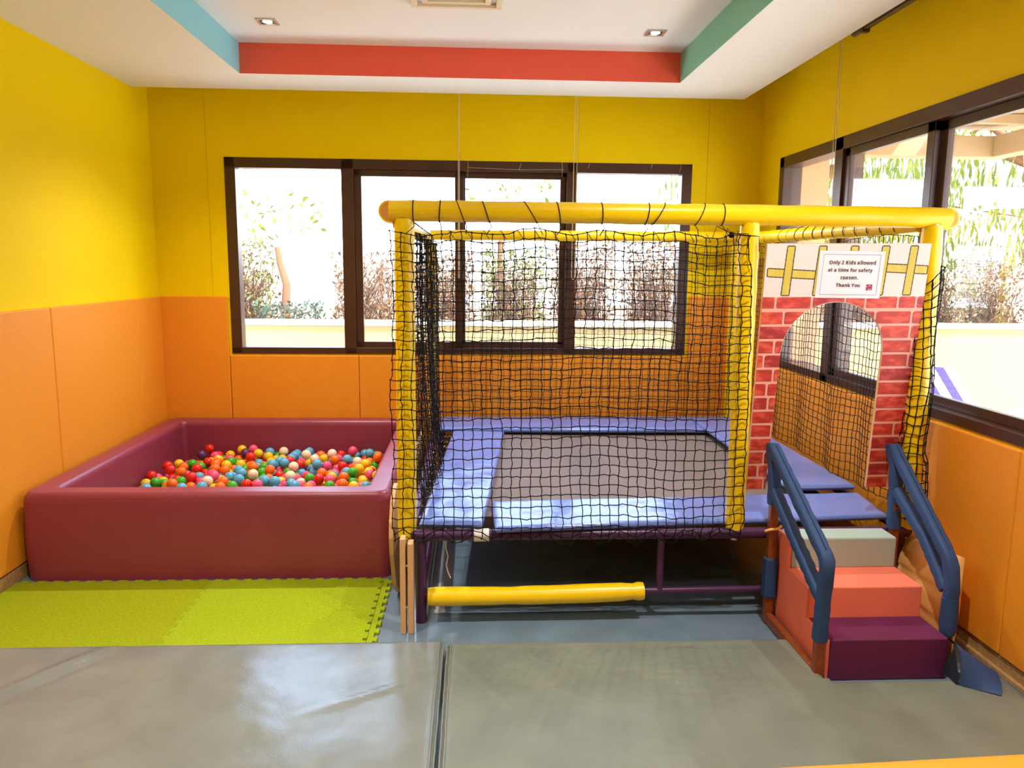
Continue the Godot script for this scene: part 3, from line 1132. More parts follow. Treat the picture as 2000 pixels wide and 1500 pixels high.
	for i in rows:
		var row := []
		for j in cols:
			var u := j / float(cols - 1)
			var x := 1.897 + C * j
			var y := 1.70 - C * i
			# the top edge hangs in scallops between its ties and is drawn up beside the middle post
			y += (-0.020 + 0.010 * sin(x * 21.0)) * exp(-i / 3.0)
			y += 0.012 * exp(-pow((x - 3.30) / 0.05, 2)) * exp(-i / 2.0) + (0.05 * nz.get_noise_2d(x * 90, y * 90)) * (0.25 + 0.5 * u)
			y -= 0.02 * clampf((x - 3.0) / 0.4, 0, 1) * exp(-i / 5.0)
			x += 0.02 * nz.get_noise_2d(x * 120 + 70, y * 120) - 0.030 * exp(-pow((x - 3.37) / 0.06, 2)) * exp(-pow((i - 1) / 3.0, 2))
			var z := 2.452 + 0.012 * nz.get_noise_2d(x * 150, y * 150 + 300) + 0.045 * exp(-pow((y - 0.46) / 0.10, 2))
			if i >= 31:
				z = 2.46
				y += 0.02 * sin(j * 1.7) + (0.014 if i == 32 else 0.0)
			row.append(V(x + rng.randf_range(-0.0025, 0.0025), y + rng.randf_range(-0.0025, 0.0025), z))
		P.append(row)
	part(t, "net_panel", net(P, 0.0025, 0.0045, true), BK)
	# ties from the net up to the bar, and its knot by the middle post
	st = ST()
	for k in [[807, 0], [857, 0], [905, 1], [952, 2], [1043, 4], [1087, 5], [1167, 7], [1250, 9], [1262, 9], [1347, 11], [1400, 13]]:
		var x: float = 1.95 + (k[0] - 790.2) / 465.5
		st = ST()
		tube(st, [V(x, 1.728, 2.41), V(x + 0.006, 1.705, 2.44), V(x + rng.randf_range(-0.03, 0.03), 1.675, 2.452)], 0.002, 4)
		part(t, "net_tie", st, BK)
	st = ST()
	rbox(st, V(3.283, 1.672, 2.435), V(3.302, 1.698, 2.455), 0.008, 2)
	for k in 5:
		tube(st, [V(3.292, 1.69, 2.445), V(3.23 + 0.045 * k, 1.72 - 0.01 * k, 2.44), V(3.21 + 0.05 * k, 1.665 - 0.012 * k, 2.45)], 0.0018, 4)
	part(t, "net_tie", st, BK)
	P = []
	for i in 31:
		var row := []
		for j in 53:
			var x := 1.95 + C * j
			var y := 1.705 - C * i + 0.03 * nz.get_noise_2d(x * 100, i * 4 + 900) - 0.01 * absf(sin(x * 26.0)) * exp(-i / 1.5)
			row.append(V(x + 0.012 * nz.get_noise_2d(x * 130, y * 130 + 80), y, 0.185 + 0.01 * nz.get_noise_2d(x * 80, y * 80)))
		P.append(row)
	part(t, "net_panel", net(P, 0.0021, 0.003, false), BK)
	P = []
	for i in 31:
		var row := []
		for j in 56:
			var z := 0.16 + 0.04 * j
			var f := i / 30.0
			var y := 1.69 - (1.69 - 0.50) * f + 0.035 * nz.get_noise_2d(z * 100, i * 4 + 500)
			z += 0.028 * nz.get_noise_2d(z * 200, i * 3 + 40) * f
			row.append(V(4.135 - 0.005 * f + 0.016 * f * sin(z * 17.0) + 0.006 * nz.get_noise_2d(z * 90, y * 90), y, z))
		P.append(row)
	part(t, "net_panel", net(P, 0.0021, 0.003, false), BK)
	P = []
	for i in 31:
		var row := []
		for j in 62:
			var f := i / 30.0
			var z := 0.17 + 0.0365 * j
			var y := 1.69 - 1.22 * f + 0.03 * nz.get_noise_2d(z * 100, i * 4 + 1500)
			var inw := 0.018 * sin(z * 31.0) + 0.012 * sin(z * 67.0)
			row.append(V(1.975 + inw + 0.075 * pow(f, 3.0) * sin(PI * clampf((z - 0.6) / 1.8, 0, 1)), y, z))
		P.append(row)
	part(t, "net_panel", net(P, 0.0021, 0.004, false), BK)
	# netting wound round the right front post
	P = []
	for i in 26:
		var row := []
		for j in 11:
			var y := 1.52 - 0.0425 * i
			var a := TAU * j / 10.0 + 0.25 * sin(y * 7.0)
			var r := 0.053 + 0.006 * sin(y * 13.0 + a) + (0.018 * sin(a + 1.2) if i > 18 else 0.0)
			if j == 10: a = TAU + 0.25 * sin(y * 7.0)
			row.append(V(4.170 + r * sin(a), y + 0.05 * sin(a) * exp(-i / 4.0) + 0.006 * sin(3 * a + y * 21.0), 2.40 + r * cos(a)))
		P.append(row)
	part(t, "net_panel", net(P, 0.0026, 0.003, true), BK)

# ------------------------------------------------------------------ printed doorway board and its notice
func doorway_board() -> void:
	var o := V(3.449, 0.575, 2.335)
	var uy := (V(3.436, 1.652, 2.452) - o)
	var Lh := uy.length()
	uy = uy.normalized()
	var ux := V(0.9995, 0.012, -0.004).normalized()
	ux = (ux - uy * ux.dot(uy)).normalized()
	var nn := ux.cross(uy).normalized()
	var t := thing("doorway_board", "arched brick print doorway board with a white banner top in the net cage", "board", o + ux * 0.35)
	var Wd := 0.695
	var a0 := 0.098
	var a1 := 0.545
	var sp := 0.625
	var pts := [0, 0, a0 - 0.012, 0, a0, sp]
	for i in range(1, 24):
		var a := PI - PI * i / 24.0
		pts.append_array([(a0 + a1) / 2 + (a1 - a0) / 2 * cos(a), sp + 0.217 * sin(a)])
	pts.append_array([a1, sp, a1 + 0.004, 0, Wd, 0, Wd, Lh, 0, Lh])
	var st := ST()
	prism(st, poly(pts), o, ux, uy, nn * 0.016)
	part(t, "board", st, mats["board_wood"])
	st = ST()
	prism(st, poly(pts), o + nn * 0.0165, ux, uy, nn * 0.0012, Rect2(0, 0, Wd, Lh))
	var pm := StandardMaterial3D.new()
	pm.resource_name = "brick_print"
	pm.albedo_texture = ImageTexture.create_from_image(brick_print(Wd, Lh))
	pm.roughness = 0.55
	part(t, "printed_sheet", st, pm, "printed sheet of red bricks below a pale band with yellow bars")
	st = ST()
	var rim := []
	for i in range(4, pts.size() - 8, 2):
		rim.append(o + ux * (pts[i] as float) + uy * (pts[i + 1] as float) + nn * 0.012)
	tube(st, rim, 0.004, 6)
	part(t, "arch_edging", st, M("edging_white", c8(236, 214, 204), 0.6))
	# paper notice
	var c := o + ux * 0.362 + uy * 0.955 + nn * 0.0185
	var px := ux.rotated(nn, deg_to_rad(-1.0))
	var py := nn.cross(px)
	var nt := thing("paper_notice", "white paper notice taped on the banner above the brick arch", "notice", c)
	var hw := 0.139
	var hh := 0.098
	st = ST()
	var P := []
	for i in 13:
		var row := []
		for j in 9:
			var u := -1.0 + i / 6.0
			var v := -1.0 + j / 4.0
			row.append(c + px * u * hw + py * v * hh + nn * (0.0006 + 0.001 * (1 - v * v) * (0.5 + 0.5 * sin(u * 2.0))))
		P.append(row)
	sheet(st, P)
	part(nt, "sheet", st, mats["paper"])
	st = ST()
	var f := c + nn * 0.0022
	for q in [[-0.122, -0.084, 0.122, -0.0825], [-0.122, 0.0825, 0.122, 0.084], [-0.122, -0.084, -0.1205, 0.084], [0.1205, -0.084, 0.122, 0.084]]:
		quad(st, f + px * q[0] + py * q[1], f + px * q[2] + py * q[1], f + px * q[2] + py * q[3], f + px * q[0] + py * q[3])
	part(nt, "printed_border", st, mats["ink_blue"])
	var lines := [["Only 2 Kids allowed", 0.004, 0.050, 0.198], ["at a time for safety", -0.002, 0.019, 0.190], ["reason.", -0.002, -0.012, 0.074], ["Thank You", -0.004, -0.044, 0.103]]
	var font := SystemFont.new()
	font.font_names = PackedStringArray(["Droid Sans"])
	font.font_weight = 700
	for l in lines:
		var tm := TextMesh.new()
		tm.text = l[0]
		tm.font = font
		tm.font_size = 32
		tm.pixel_size = 0.0006
		tm.depth = 0.0003
		tm.curve_step = 2.0
		var mi := MeshInstance3D.new()
		mi.name = "text_line"
		mi.mesh = tm
		mi.material_override = mats["ink"]
		nt.add_child(mi, true)
		var wdt := tm.get_aabb().size.x
		var s: float = l[3] / maxf(wdt, 0.001)
		mi.basis = Basis(px, py, nn).scaled_local(V(s, s, 1))
		mi.position = px * (l[1] as float) + py * (l[2] as float) + nn * 0.0022
	# small red emblem at the bottom right of the notice: a dark red square with light notches
	st = ST()
	var e := c + px * 0.088 + py * -0.052 + nn * 0.0022
	quad(st, e + px * -0.013 + py * -0.012, e + px * 0.013 + py * -0.012, e + px * 0.013 + py * 0.013, e + px * -0.013 + py * 0.013)
	var em := part(nt, "emblem", st, M("emblem_red", c8(168, 52, 84), 0.7), "small dark red square emblem")
	st = ST()
	e += nn * 0.0004
	for k in [[-0.004, -0.012, 0.0, -0.012, 0.001, -0.003], [0.004, -0.012, 0.008, -0.012, 0.007, -0.004], [-0.013, 0.001, -0.008, 0.004, -0.013, 0.006], [-0.005, 0.008, 0.001, 0.005, 0.006, 0.009]]:
		tri(st, e + px * k[0] + py * k[1], e + px * k[2] + py * k[3], e + px * k[4] + py * k[5])
	part(em, "emblem_mark", st, mats["paper"])

func brick_print(Wd: float, Lh: float) -> Image:
	var w := 720
	var h := int(720.0 * Lh / Wd)
	var im := Image.create(w, h, false, Image.FORMAT_RGB8)
	var k := w / Wd
	var nz := FastNoiseLite.new()
	nz.seed = 33
	nz.frequency = 0.012
	nz.fractal_octaves = 3
	var mortar := c8(236, 168, 150)
	var band := int(0.222 * k)
	var r := RandomNumberGenerator.new()
	r.seed = 99
	im.fill(mortar)
	im.fill_rect(Rect2i(0, 0, w, band), c8(232, 212, 204))
	# brick courses
	var rowh := 0.0625
	var y := 0.222
	var row := 0
	while y < Lh:
		var y1 := y + (0.052 if row > 0 else 0.048)
		var x := [-0.11, -0.065, -0.02, -0.09][row % 4] as float
		while x < Wd:
			var ln := 0.142 + r.randf_range(-0.02, 0.02)
			if r.randf() < 0.22: ln *= 0.55
			var base := c8(198, 52, 36).lerp(c8(222, 76, 50), r.randf())
			if r.randf() < 0.2: base = c8(178, 44, 44)
			var cr := 0.006 * k
			for py in range(int(y * k), mini(int(y1 * k), h)):
				for px in range(maxi(0, int(x * k)), mini(int((x + ln) * k), w)):
					var ex := minf(px - x * k, (x + ln) * k - px)
					var ey := minf(py - y * k, y1 * k - py)
					if ex < cr and ey < cr and Vector2(cr - ex, cr - ey).length() > cr:
						continue
					var n := nz.get_noise_2d(px * 1.0, py * 2.2)
					var c := base.lerp(c8(240, 130, 100), clampf(n * 1.0, 0, 0.4)).lerp(c8(140, 30, 30), clampf(-n * 1.0, 0, 0.4))
					if (ey < 2.5 and y1 * k - py < 3.0) or ex < 1.8:
						c = c8(130, 36, 34)
					im.set_pixel(px, py, c)
			x += ln + 0.009
		y += rowh
		row += 1
	# yellow bars with dark outlines on the pale band
	var out := c8(74, 52, 30)
	var yel := c8(206, 184, 62)
	var shapes := []
	for q in [[0.012, 0.118, 0.215, 0.142], [0.475, 0.098, 0.69, 0.122]]:
		shapes.append([Vector2(q[0], q[1] - 0.015), Vector2(q[2], q[1] - 0.004), Vector2(q[2], q[3] + 0.002), Vector2(q[0], q[3] - 0.009)])
	for vx in [0.088, 0.222, 0.357, 0.489, 0.610]:
		shapes.append([Vector2(vx, 0.012), Vector2(vx + 0.028, 0.012), Vector2(vx + 0.020, 0.212), Vector2(vx - 0.010, 0.212)])
	for s in shapes:
		for pass_ in 2:
			var grow := 0.0045 if pass_ == 0 else 0.0
			var cen: Vector2 = (s[0] + s[1] + s[2] + s[3]) / 4.0
			var pp := PackedVector2Array()
			for p in s:
				pp.append(p)
			if pass_ == 0:
				pp = Geometry2D.offset_polygon(pp, grow, Geometry2D.JOIN_ROUND)[0]
			var lo := pp[0]
			var hi := pp[0]
			for p in pp:
				lo = lo.min(p)
				hi = hi.max(p)
			for py in range(maxi(0, int(lo.y * k)), mini(h, int(hi.y * k) + 1)):
				for px in range(maxi(0, int(lo.x * k)), mini(w, int(hi.x * k) + 1)):
					if Geometry2D.is_point_in_polygon(Vector2(px / k, py / k), pp):
						im.set_pixel(px, py, out if pass_ == 0 else yel.lerp(c8(224, 206, 110), clampf(nz.get_noise_2d(px, py * 0.4), 0, 1)))
	return im

# ------------------------------------------------------------------ foam steps and their handrails
func stairs_and_rails() -> void:
	var xa := 3.578
	var xb := 4.040
	var t := thing("foam_steps", "soft foam steps in mint, coral and plum beside the brick doorway", "steps", V((xa + xb) / 2, 0, 2.68))
	var st := ST()
	prism(st, poly([2.452, 0.003, 2.962, 0.003, 2.962, 0.163, 2.774, 0.163, 2.774, 0.291, 2.573, 0.291, 2.573, 0.421, 2.452, 0.421]), V(xa - 0.012, 0, 0), V(0, 0, 1), Vector3.UP, V(0.012, 0, 0))
	part(t, "side_panel", st, mats["step_coral"])
	st = ST(); rbox(st, V(xa, 0.0, 2.765), V(xb, 0.166, 2.965), 0.007); part(t, "step", st, mats["step_plum"], "plum bottom step")
	st = ST(); rbox(st, V(xa, 0.0, 2.565), V(xb - 0.004, 0.294, 2.777), 0.007); part(t, "step", st, mats["step_coral"], "coral middle step")
	st = ST(); rbox(st, V(xa + 0.002, 0.29, 2.450), V(xb - 0.008, 0.425, 2.575), 0.009); part(t, "step", st, mats["step_mint"], "pale mint top step")
	st = ST(); rbox(st, V(xa, 0.0, 2.450), V(xb - 0.008, 0.292, 2.566), 0.007); part(t, "step_base", st, mats["step_coral"])
	# handrails
	var N: StandardMaterial3D = mats["rail_navy"]
	var Wd: StandardMaterial3D = mats["rail_wood"]
	for k in 2:
		var x := 3.532 if k == 0 else 4.073
		var r := thing("handrail", ["wooden handrail in navy sleeves on the left of the foam steps", "handrail in navy sleeves between the foam steps and the padded wall"][k], "handrail", V(x, 0, 2.7), "step handrails")
		var dz := 0.0 if k == 0 else -0.012
		var top := V(x, 0.795, 2.405 + dz)
		var bend := V(x, 0.49, 2.995) if k == 0 else V(x, 0.445, 2.875)
		var foot := V(x, 0.0, 2.972) if k == 0 else V(x, 0.0, 2.895)
		var low_end := V(x, 0.335, 2.965) if k == 0 else V(x, 0.32, 2.87)
		var back_foot := V(x, 0.0, 2.47)
		# wooden posts
		st = ST(); rbox(st, V(x - 0.018, 0, 2.452), V(x + 0.018, 0.56, 2.486), 0.004, 1); part(r, "post", st, Wd)
		st = ST(); rbox(st, V(x - 0.018, 0, foot.z - 0.017), V(x + 0.018, 0.34, foot.z + 0.017), 0.004, 1); part(r, "post", st, Wd)
		st = ST(); rbox(st, V(x - 0.015, 0.008, 2.47), V(x + 0.015, 0.05, foot.z), 0.004, 1); part(r, "base_board", st, Wd)
		# upper sleeve: up the back post, down the slope, down the front post
		st = ST()
		var pts := sleeve_path([V(x, 0.54 if k == 0 else 0.43, 2.468), V(x, 0.70, 2.452), top, bend, V(x, 0.36, foot.z + 0.008), V(x, 0.172, foot.z)], 0.028)
		var rr := []
		for i in pts.size():
			rr.append(0.024 * (1.0 + 0.05 * sin(i * 1.9) + rng.randf_range(-0.02, 0.02)))
		tube(st, pts, rr, 20, true, true)
		part(r, "sleeve", st, N)
		st = ST()
		pts = sleeve_path([V(x + 0.002, 0.60, 2.475), V(x + 0.002, 0.585, 2.495), V(x + 0.002, 0.47, 2.70), low_end], 0.02)
		rr = []
		for i in pts.size():
			rr.append(0.0235 * (1.0 + 0.06 * sin(i * 2.3) + rng.randf_range(-0.02, 0.02)))
		tube(st, pts, rr, 20, true, true)
		part(r, "sleeve", st, N)
		if k == 0:
			st = ST(); rbox(st, V(x - 0.026, 0.12, 2.444), V(x + 0.026, 0.30, 2.494), 0.008); part(r, "sleeve", st, N)
			st = ST(); tube(st, [V(x - 0.03, 0.42, 2.47), V(x - 0.02, 0.435, 2.495), V(x + 0.012, 0.44, 2.50), V(x + 0.03, 0.45, 2.49)], 0.006, 8); part(r, "tie", st, mats["bag_tan"])
		else:
			st = ST(); tube(st, [V(x, 0.30, foot.z + 0.004), V(x, 0.2, foot.z + 0.006), V(x, 0.155, foot.z + 0.004), V(x, 0.148, foot.z)], [0.03, 0.034, 0.028, 0.015], 14); part(r, "sleeve", st, N)
		# stitched seam along the top of the sloping sleeve
		st = ST()
		var n := (bend - top).normalized().cross(Vector3.RIGHT)
		if n.y < 0: n = -n
		tube(st, [top + n * 0.0245 + (bend - top) * 0.06, top + n * 0.0255 + (bend - top) * 0.5, bend + n * 0.0245 - (bend - top) * 0.05], 0.0016, 5)
		part(r, "seam", st, M("navy_dark", c8(18, 26, 44), 0.8))

func sleeve_path(p: Array, step: float) -> Array:
	var out := []
	for i in p.size() - 1:
		var n := maxi(2, int((p[i + 1] - p[i]).length() / step))
		for k in n:
			out.append(p[i].lerp(p[i + 1], k / float(n)))
	out.append(p[p.size() - 1])
	# soften the corners
	for r in 1:
		var q := out.duplicate()
		for i in range(1, out.size() - 1):
			q[i] = (out[i - 1] + out[i] * 2.0 + out[i + 1]) / 4.0
		out = q
	return out

func small_things() -> void:
	# tan cushion wedged behind the right handrail
	var t := thing("cushion", "tan quilted cushion wedged between the foam steps and the wall", "cushion", V(4.18, 0, 2.55))
	var st := ST()
	for s in [1.0, -1.0]:
		var P := []
		for i in 31:
			var row := []
			for j in 31:
				var u := -1.0 + i / 15.0
				var v := -1.0 + j / 15.0
				var d := maxf(absf(u), absf(v))
				var th := 0.055 * pow(maxf(0.0, (1 - pow(absf(u), 3.0)) * (1 - pow(absf(v), 3.0))), 0.6)
				th *= 1.0 - 0.10 * exp(-pow((v - 0.2) / 0.05, 2)) - 0.12 * exp(-pow((v + 0.35 + 0.1 * u) / 0.05, 2)) + 0.05 * sin(5.0 * v + 2.0 * u)
				var z := 2.52 + 0.27 * u - 0.04 * v * (1.0 - u) * 0.5 + 0.02 * (1 - v) * u
				var y := 0.222 + 0.205 * v - 0.03 * (1 - u) * maxf(0, v) - 0.012 * d
				row.append(V(4.170 + s * th + 0.02 * v, y, z))
			P.append(row)
		sheet(st, P, s < 0)
	part(t, "cover", st, mats["bag_tan"])
	st = ST()
	for v in [0.2, -0.35]:
		pass
	# navy flap lying at the foot of the right handrail
	var fl := thing("navy_flap", "navy vinyl flap lying folded at the foot of the right handrail", "flap", V(4.1, 0.047, 3.08))
	var A := V(4.012, 0.047, 3.088)
	var B := V(4.118, 0.049, 3.166)
	var C := V(4.178, 0.075, 3.055)
	var D := V(4.024, 0.165, 3.052)
	var E := V(4.050, 0.150, 2.93)
	var F := V(4.185, 0.040, 2.96)
	for k in 2:
		st = ST()
		var q := [A, B, D, C] if k == 0 else [D, C, E, F]
		for layer in 2:
			var P := []
			for i in 9:
				var row := []
				for j in 9:
					var u := i / 8.0
					var v := j / 8.0
					var p: Vector3 = (q[0] as Vector3).lerp(q[1], u).lerp((q[2] as Vector3).lerp(q[3], u), v)
					row.append(p + V(0, 0.012 * sin(PI * v) * (1 - u), 0.012 * sin(PI * v) * (1 - k)) - V(0, 0.004, 0.006) * layer * v * (1 - v) * 4.0)
				P.append(row)
			sheet(st, P, layer == 1)
		part(fl, "front_fold" if k == 0 else "back_fold", st, mats["rail_navy"])
	st = ST()
	prism(st, poly([3.085, 0.047, 2.99, 0.047, 3.045, 0.16]), V(4.004, 0, 0), V(0, 0, 1), Vector3.UP, V(0.010, 0, 0))
	part(fl, "side_fold", st, M("navy_dark", c8(18, 26, 44), 0.8))
	# two boards bolted together, standing at the trampoline corner, and the curved panel behind them
	var b := thing("bolted_boards", "two upright tan boards bolted together at the trampoline corner", "boards", V(1.95, 0, 2.47))
	st = ST(); rbox(st, V(1.925, 0.0, 2.478), V(1.948, 0.42, 2.538), 0.003, 1); part(b, "board", st, mats["board_wood"])
	st = ST(); rbox(st, V(1.957, 0.0, 2.478), V(1.980, 0.40, 2.538), 0.003, 1); part(b, "board", st, mats["board_wood"])
	for y in [0.115, 0.30]:
		st = ST(); tube(st, [V(1.94, y, 2.525), V(1.966, y, 2.525)], 0.0055, 10); part(b, "bolt", st, mats["steel"])
	# tape left on the floor under the trampoline
	st = ST()
	flat_poly(st, [Vector2(2.045, 2.02), Vector2(2.085, 1.99), Vector2(2.105, 2.34), Vector2(2.055, 2.35)], 0.0003, 0.0015)
	solo("floor_tape", st, M("tape_grey", c8(196, 200, 204), 0.5), "worn pale tape strip stuck to the floor under the trampoline", "tape")
	# loose string under the trampoline
	st = ST()
	tube(st, [V(2.115, 0.375, 2.40), V(2.112, 0.33, 2.40), V(2.122, 0.29, 2.395), V(2.114, 0.25, 2.40), V(2.122, 0.22, 2.405), V(2.134, 0.195, 2.41)], 0.0025, 6)
	solo("loose_string", st, mats["cord_cream"], "loose tan string hanging under the trampoline rail", "string")

# ------------------------------------------------------------------ garden
func leaf(st: SurfaceTool, p: Vector3, d: Vector3, w: float, l: float) -> void:
	var s := d.cross(V(rng.randf_range(-1, 1), rng.randf_range(-1, 1), rng.randf_range(-1, 1))).normalized() * w * 0.5
	var b := p + d * l * 0.5
	var e := p + d * l
	tri(st, p, b + s, e)
	tri(st, p, e, b - s)

func rdir(up := 0.0) -> Vector3:
	var v := V(rng.randf_range(-1, 1), rng.randf_range(-1, 1) + up, rng.randf_range(-1, 1))
	return v.normalized() if v.length() > 0.05 else Vector3.UP

func make_shrub(at: Vector3, w: float, h: float, d: float, leaf_mat: String, label: String, twigs: int, leaves: int, group: String) -> void:
	var t := thing("shrub", label, "shrub", at, group)
	var st := ST()
	for i in twigs:
		var p := at + V(rng.randf_range(-w, w) * 0.4, 0, rng.randf_range(-d, d) * 0.4)
		var q := at + V(rng.randf_range(-w, w) * 0.5, h * rng.randf_range(0.5, 1.0), rng.randf_range(-d, d) * 0.5)
		var mid := p.lerp(q, 0.5) + rdir() * 0.12
		tube(st, [p, mid, q], [0.007, 0.005, 0.002], 3, false)
	part(t, "twigs", st, mats["twig"])
	st = ST()
	for i in leaves:
		var p := at + V(rng.randf_range(-w, w) * 0.5, h * rng.randf_range(0.05, 1.0), rng.randf_range(-d, d) * 0.5)
		leaf(st, p, rdir(0.3), rng.randf_range(0.02, 0.04), rng.randf_range(0.05, 0.09))
	part(t, "foliage", st, mats[leaf_mat])

func make_tree(at: Vector3, trunk: Array, r0: float, crown: Array, leaf_mat: String, label: String, leaves: int, droop: bool, bough := 0.35) -> void:
	var t := thing("tree", label, "tree", at, "garden trees")
	var st := ST()
	var rr := []
	for i in trunk.size():
		rr.append(r0 * (1.0 - 0.6 * i / trunk.size()))
	tube(st, trunk, rr, 9)
	part(t, "trunk", st, mats["bark"])
	var top: Vector3 = trunk[trunk.size() - 1]
	st = ST()
	var sb := ST()
	for c in crown:
		var cc: Vector3 = c[0]
		tube(sb, [trunk[trunk.size() - 2], top.lerp(cc, 0.5) + V(0, 0.15, 0), cc], [r0 * bough, r0 * bough * 0.6, r0 * bough * 0.25], 6, false)
		for i in leaves:
			var p := cc + rdir() * (c[1] as float) * pow(rng.randf(), 0.4)
			var d := V(rng.randf_range(-0.3, 0.3), -1, rng.randf_range(-0.3, 0.3)).normalized() if droop else rdir()
			leaf(st, p, d, rng.randf_range(0.03, 0.06), rng.randf_range(0.14, 0.3) if droop else rng.randf_range(0.08, 0.14))
	part(t, "branches", sb, mats["bark"])
	part(t, "foliage", st, mats[leaf_mat])

func outside() -> void:
	var st := ST()
	box(st, V(-30, -0.32, -40), V(40, -0.12, 30))
	var gr := solo("garden_ground", st, mats["paving"], "pale paved ground of the garden outside the windows", "ground")
	gr.set_meta("kind", "structure")
	# planter wall along the garden
	var pw := thing("planter_wall", "cream rendered planter wall along the garden outside both windows", "garden wall", V(4, -0.12, -3.15))
	st = ST(); rbox(st, V(-9, -0.12, -3.2), V(18, 0.88, -3.0), 0.01, 1); part(pw, "wall_body", st, mats["render_cream"])
	st = ST(); rbox(st, V(-9, 0.88, -3.26), V(18, 0.93, -2.96), 0.012, 1); part(pw, "coping", st, M("coping_stone", c8(190, 184, 172), 0.9))
	st = ST(); box(st, V(-9, -0.12, -9.5), V(18, 0.80, -3.2))
	var bed := solo("planter_bed", st, mats["soil"], "brown planter soil behind the cream garden wall", "soil")
	bed.set_meta("kind", "structure")
	# hedge of dry shrubs
	var hx := [-1.6, -0.6, 0.95, 1.83, 2.71, 3.59, 4.47, 5.35, 6.23, 7.11, 7.99, 8.87, 9.72, 11.2]
	for i in hx.size():
		var dry := i % 3 != 1
		make_shrub(V(hx[i], 0.80, -3.85 - 0.25 * (i % 2)), 0.78, 0.85 + 0.25 * rng.randf(), 0.8, "leaf_dry" if dry else "leaf_olive",
			"brown dry shrub in the planter behind the cream wall" if dry else "olive leaved shrub in the planter behind the cream wall", 170, 900, "dry shrubs in the planter" if dry else "olive shrubs in the planter")
	# young tree with a teal shrub at its foot, seen through the left pane
	make_tree(V(0.0, 0.8, -3.67), [V(0.0, 0.78, -3.67), V(0.01, 1.05, -3.67), V(0.03, 1.3, -3.67), V(-0.04, 1.55, -3.68), V(-0.07, 1.74, -3.69)], 0.062, [[V(0.25, 2.15, -3.9), 0.35], [V(-0.4, 2.1, -3.9), 0.32]], "leaf_willow", "bare orange trunk tree outside the left pane", 40, false, 0.10)
	make_shrub(V(0.10, 0.80, -3.42), 0.75, 0.30, 0.28, "leaf_teal", "low teal green shrub at the foot of the bare trunk", 20, 420, "")
	make_tree(V(2.6, 0.8, -4.9), [V(2.6, 0.78, -4.9), V(2.62, 1.2, -4.9), V(2.58, 1.6, -4.9), V(2.6, 2.0, -4.9)], 0.055, [[V(2.4, 2.7, -5.1), 0.5], [V(3.1, 2.6, -5.0), 0.45]], "leaf_willow", "slender pink trunk tree behind the middle panes", 60, false, 0.12)
	make_tree(V(10.4, 0.8, -4.6), [V(10.4, 0.78, -4.6), V(10.3, 1.5, -4.6), V(10.35, 2.2, -4.6), V(9.9, 2.9, -4.7), V(9.4, 3.3, -4.8)], 0.22, [[V(9.0, 3.4, -5.0), 1.1], [V(7.6, 3.3, -5.2), 1.1], [V(10.6, 3.5, -4.9), 1.2]], "leaf_willow", "thick trunk tree with drooping leaves at the right", 520, true)
	make_tree(V(8.2, 0.8, -8.0), [V(8.2, 0.78, -8.0), V(8.15, 1.8, -8.0), V(8.2, 2.7, -8.0)], 0.12, [[V(7.2, 3.4, -8.0), 1.2], [V(8.6, 3.3, -7.9), 1.2], [V(9.9, 2.9, -8.1), 1.2], [V(6.4, 2.7, -8.2), 1.0], [V(7.6, 2.2, -7.8), 0.9], [V(9.2, 2.1, -7.9), 1.0], [V(10.8, 2.3, -7.8), 1.1], [V(12.4, 2.4, -7.7), 1.1]], "leaf_willow", "yellow green willow like tree behind the porch", 480, true)
	# porch on the right side
	var po := thing("porch", "timber porch roof with a pink column beyond the right window", "porch", V(5.8, -0.12, 1.0))
	st = ST(); rbox(st, V(5.10, -0.12, -1.65), V(5.42, 2.58, -1.35), 0.01, 1); part(po, "column", st, mats["render_pink"])
	st = ST(); rbox(st, V(W + 0.23, 2.57, -1.60), V(7.12, 2.76, -1.42), 0.008, 1); part(po, "end_beam", st, mats["porch_timber"])
	st = ST(); rbox(st, V(6.95, 2.57, -1.42), V(7.12, 2.76, 7.0), 0.008, 1); part(po, "side_beam", st, mats["porch_timber"])
	for i in 9:
		st = ST(); rbox(st, V(W + 0.23, 2.78, -1.0 + 0.95 * i), V(7.3, 2.86, -0.94 + 0.95 * i), 0.004, 1); part(po, "rafter", st, mats["porch_timber"])
	for i in 26:
		var x := W + 0.24 + 0.112 * i
		if i == 15 or i == 16:
			continue
		st = ST(); rbox(st, V(x, 2.865, -1.75), V(x + 0.106, 2.89, 7.2), 0.004, 1); part(po, "roof_board", st, mats["porch_timber"])
	var fl := thing("floodlight", "brown cylinder floodlight fixed to the pink porch column", "outdoor light", V(5.5, 2.4, -1.45))
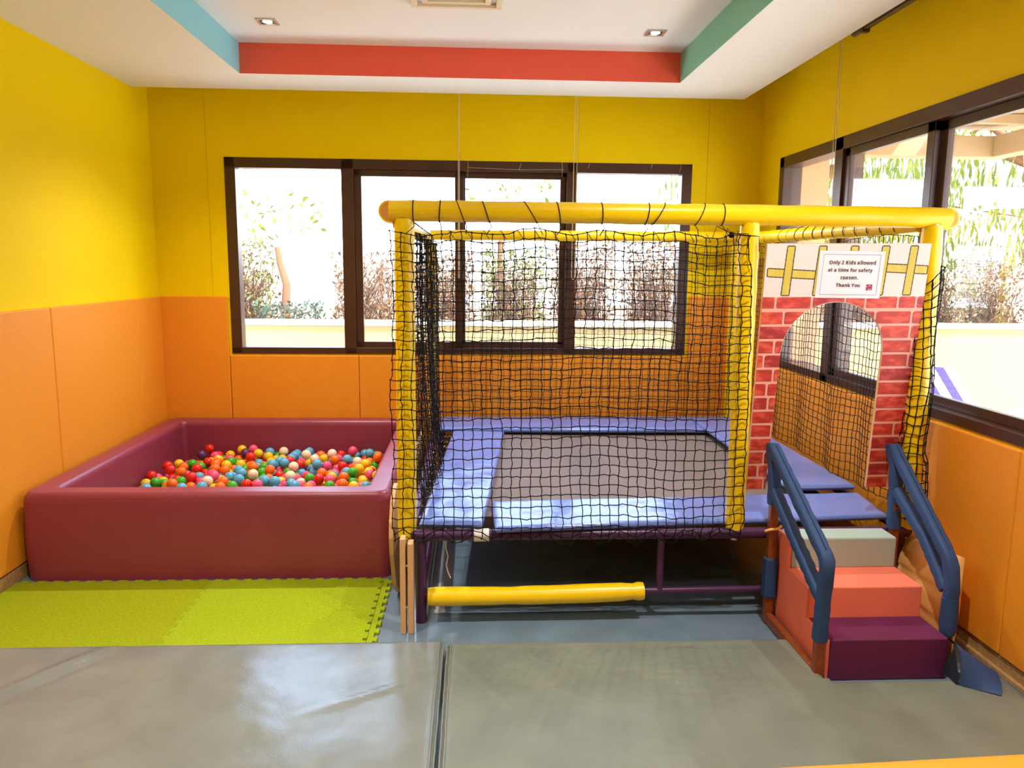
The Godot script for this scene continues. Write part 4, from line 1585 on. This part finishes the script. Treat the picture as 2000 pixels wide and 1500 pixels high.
	st = ST(); tube(st, [V(5.42, 2.42, -1.5), V(5.52, 2.44, -1.46)], 0.02, 8); part(fl, "arm", st, mats["porch_timber"])
	st = ST(); tube(st, [V(5.50, 2.44, -1.58), V(5.56, 2.42, -1.40)], [0.06, 0.075], 16); part(fl, "housing", st, mats["porch_timber"])
	# striped deck chair and white table
	var dc := thing("deck_chair", "white deck chair with blue stripes outside the right window", "deck chair", V(6.4, -0.12, -0.9))
	var ux := V(0.84, 0, 0.54).normalized()
	var uy := V(-0.12, 0.383, -0.28).normalized()
	var o := V(6.5, 0.683, -0.98) - ux * 0.546 - uy * 0.6
	var nn := ux.cross(uy)
	for i in 7:
		st = ST()
		prism(st, poly([0.078 * i, 0.0, 0.078 * (i + 1), 0.0, 0.078 * (i + 1), 0.60, 0.078 * i, 0.60]), o, ux, uy, nn * 0.02)
		part(dc, "stripe", st, M("stripe_blue", c8(58, 52, 140), 0.8) if i % 2 == 1 else mats["white_plastic"])
	st = ST()
	prism(st, poly([0.0, 0.0, 0.546, 0.0, 0.546, 0.45, 0.0, 0.45]), o, ux, (V(-0.4, 0.02, 0.6)).normalized(), V(0, -0.03, 0))
	part(dc, "seat", st, mats["white_plastic"])
	for k in [[0.02, 0.05], [0.52, 0.05], [0.02, 0.42], [0.52, 0.42]]:
		st = ST()
		var p: Vector3 = o + ux * (k[0] as float) + V(-0.4, 0.02, 0.6).normalized() * (k[1] as float)
		tube(st, [V(p.x, -0.12, p.z), p], 0.015, 8)
		part(dc, "leg", st, mats["white_plastic"])
	var tb := thing("garden_table", "round white garden table below the right window", "table", V(6.7, -0.12, 0.24))
	st = ST(); tube(st, [V(6.7, 0.44, 0.24), V(6.7, 0.47, 0.24)], 0.45, 40); part(tb, "table_top", st, mats["white_plastic"])
	st = ST(); tube(st, [V(6.7, -0.10, 0.24), V(6.7, 0.44, 0.24)], 0.03, 12); part(tb, "pedestal", st, mats["white_plastic"])
	st = ST(); tube(st, [V(6.7, -0.12, 0.24), V(6.7, -0.09, 0.24)], 0.22, 24); part(tb, "foot", st, mats["white_plastic"])
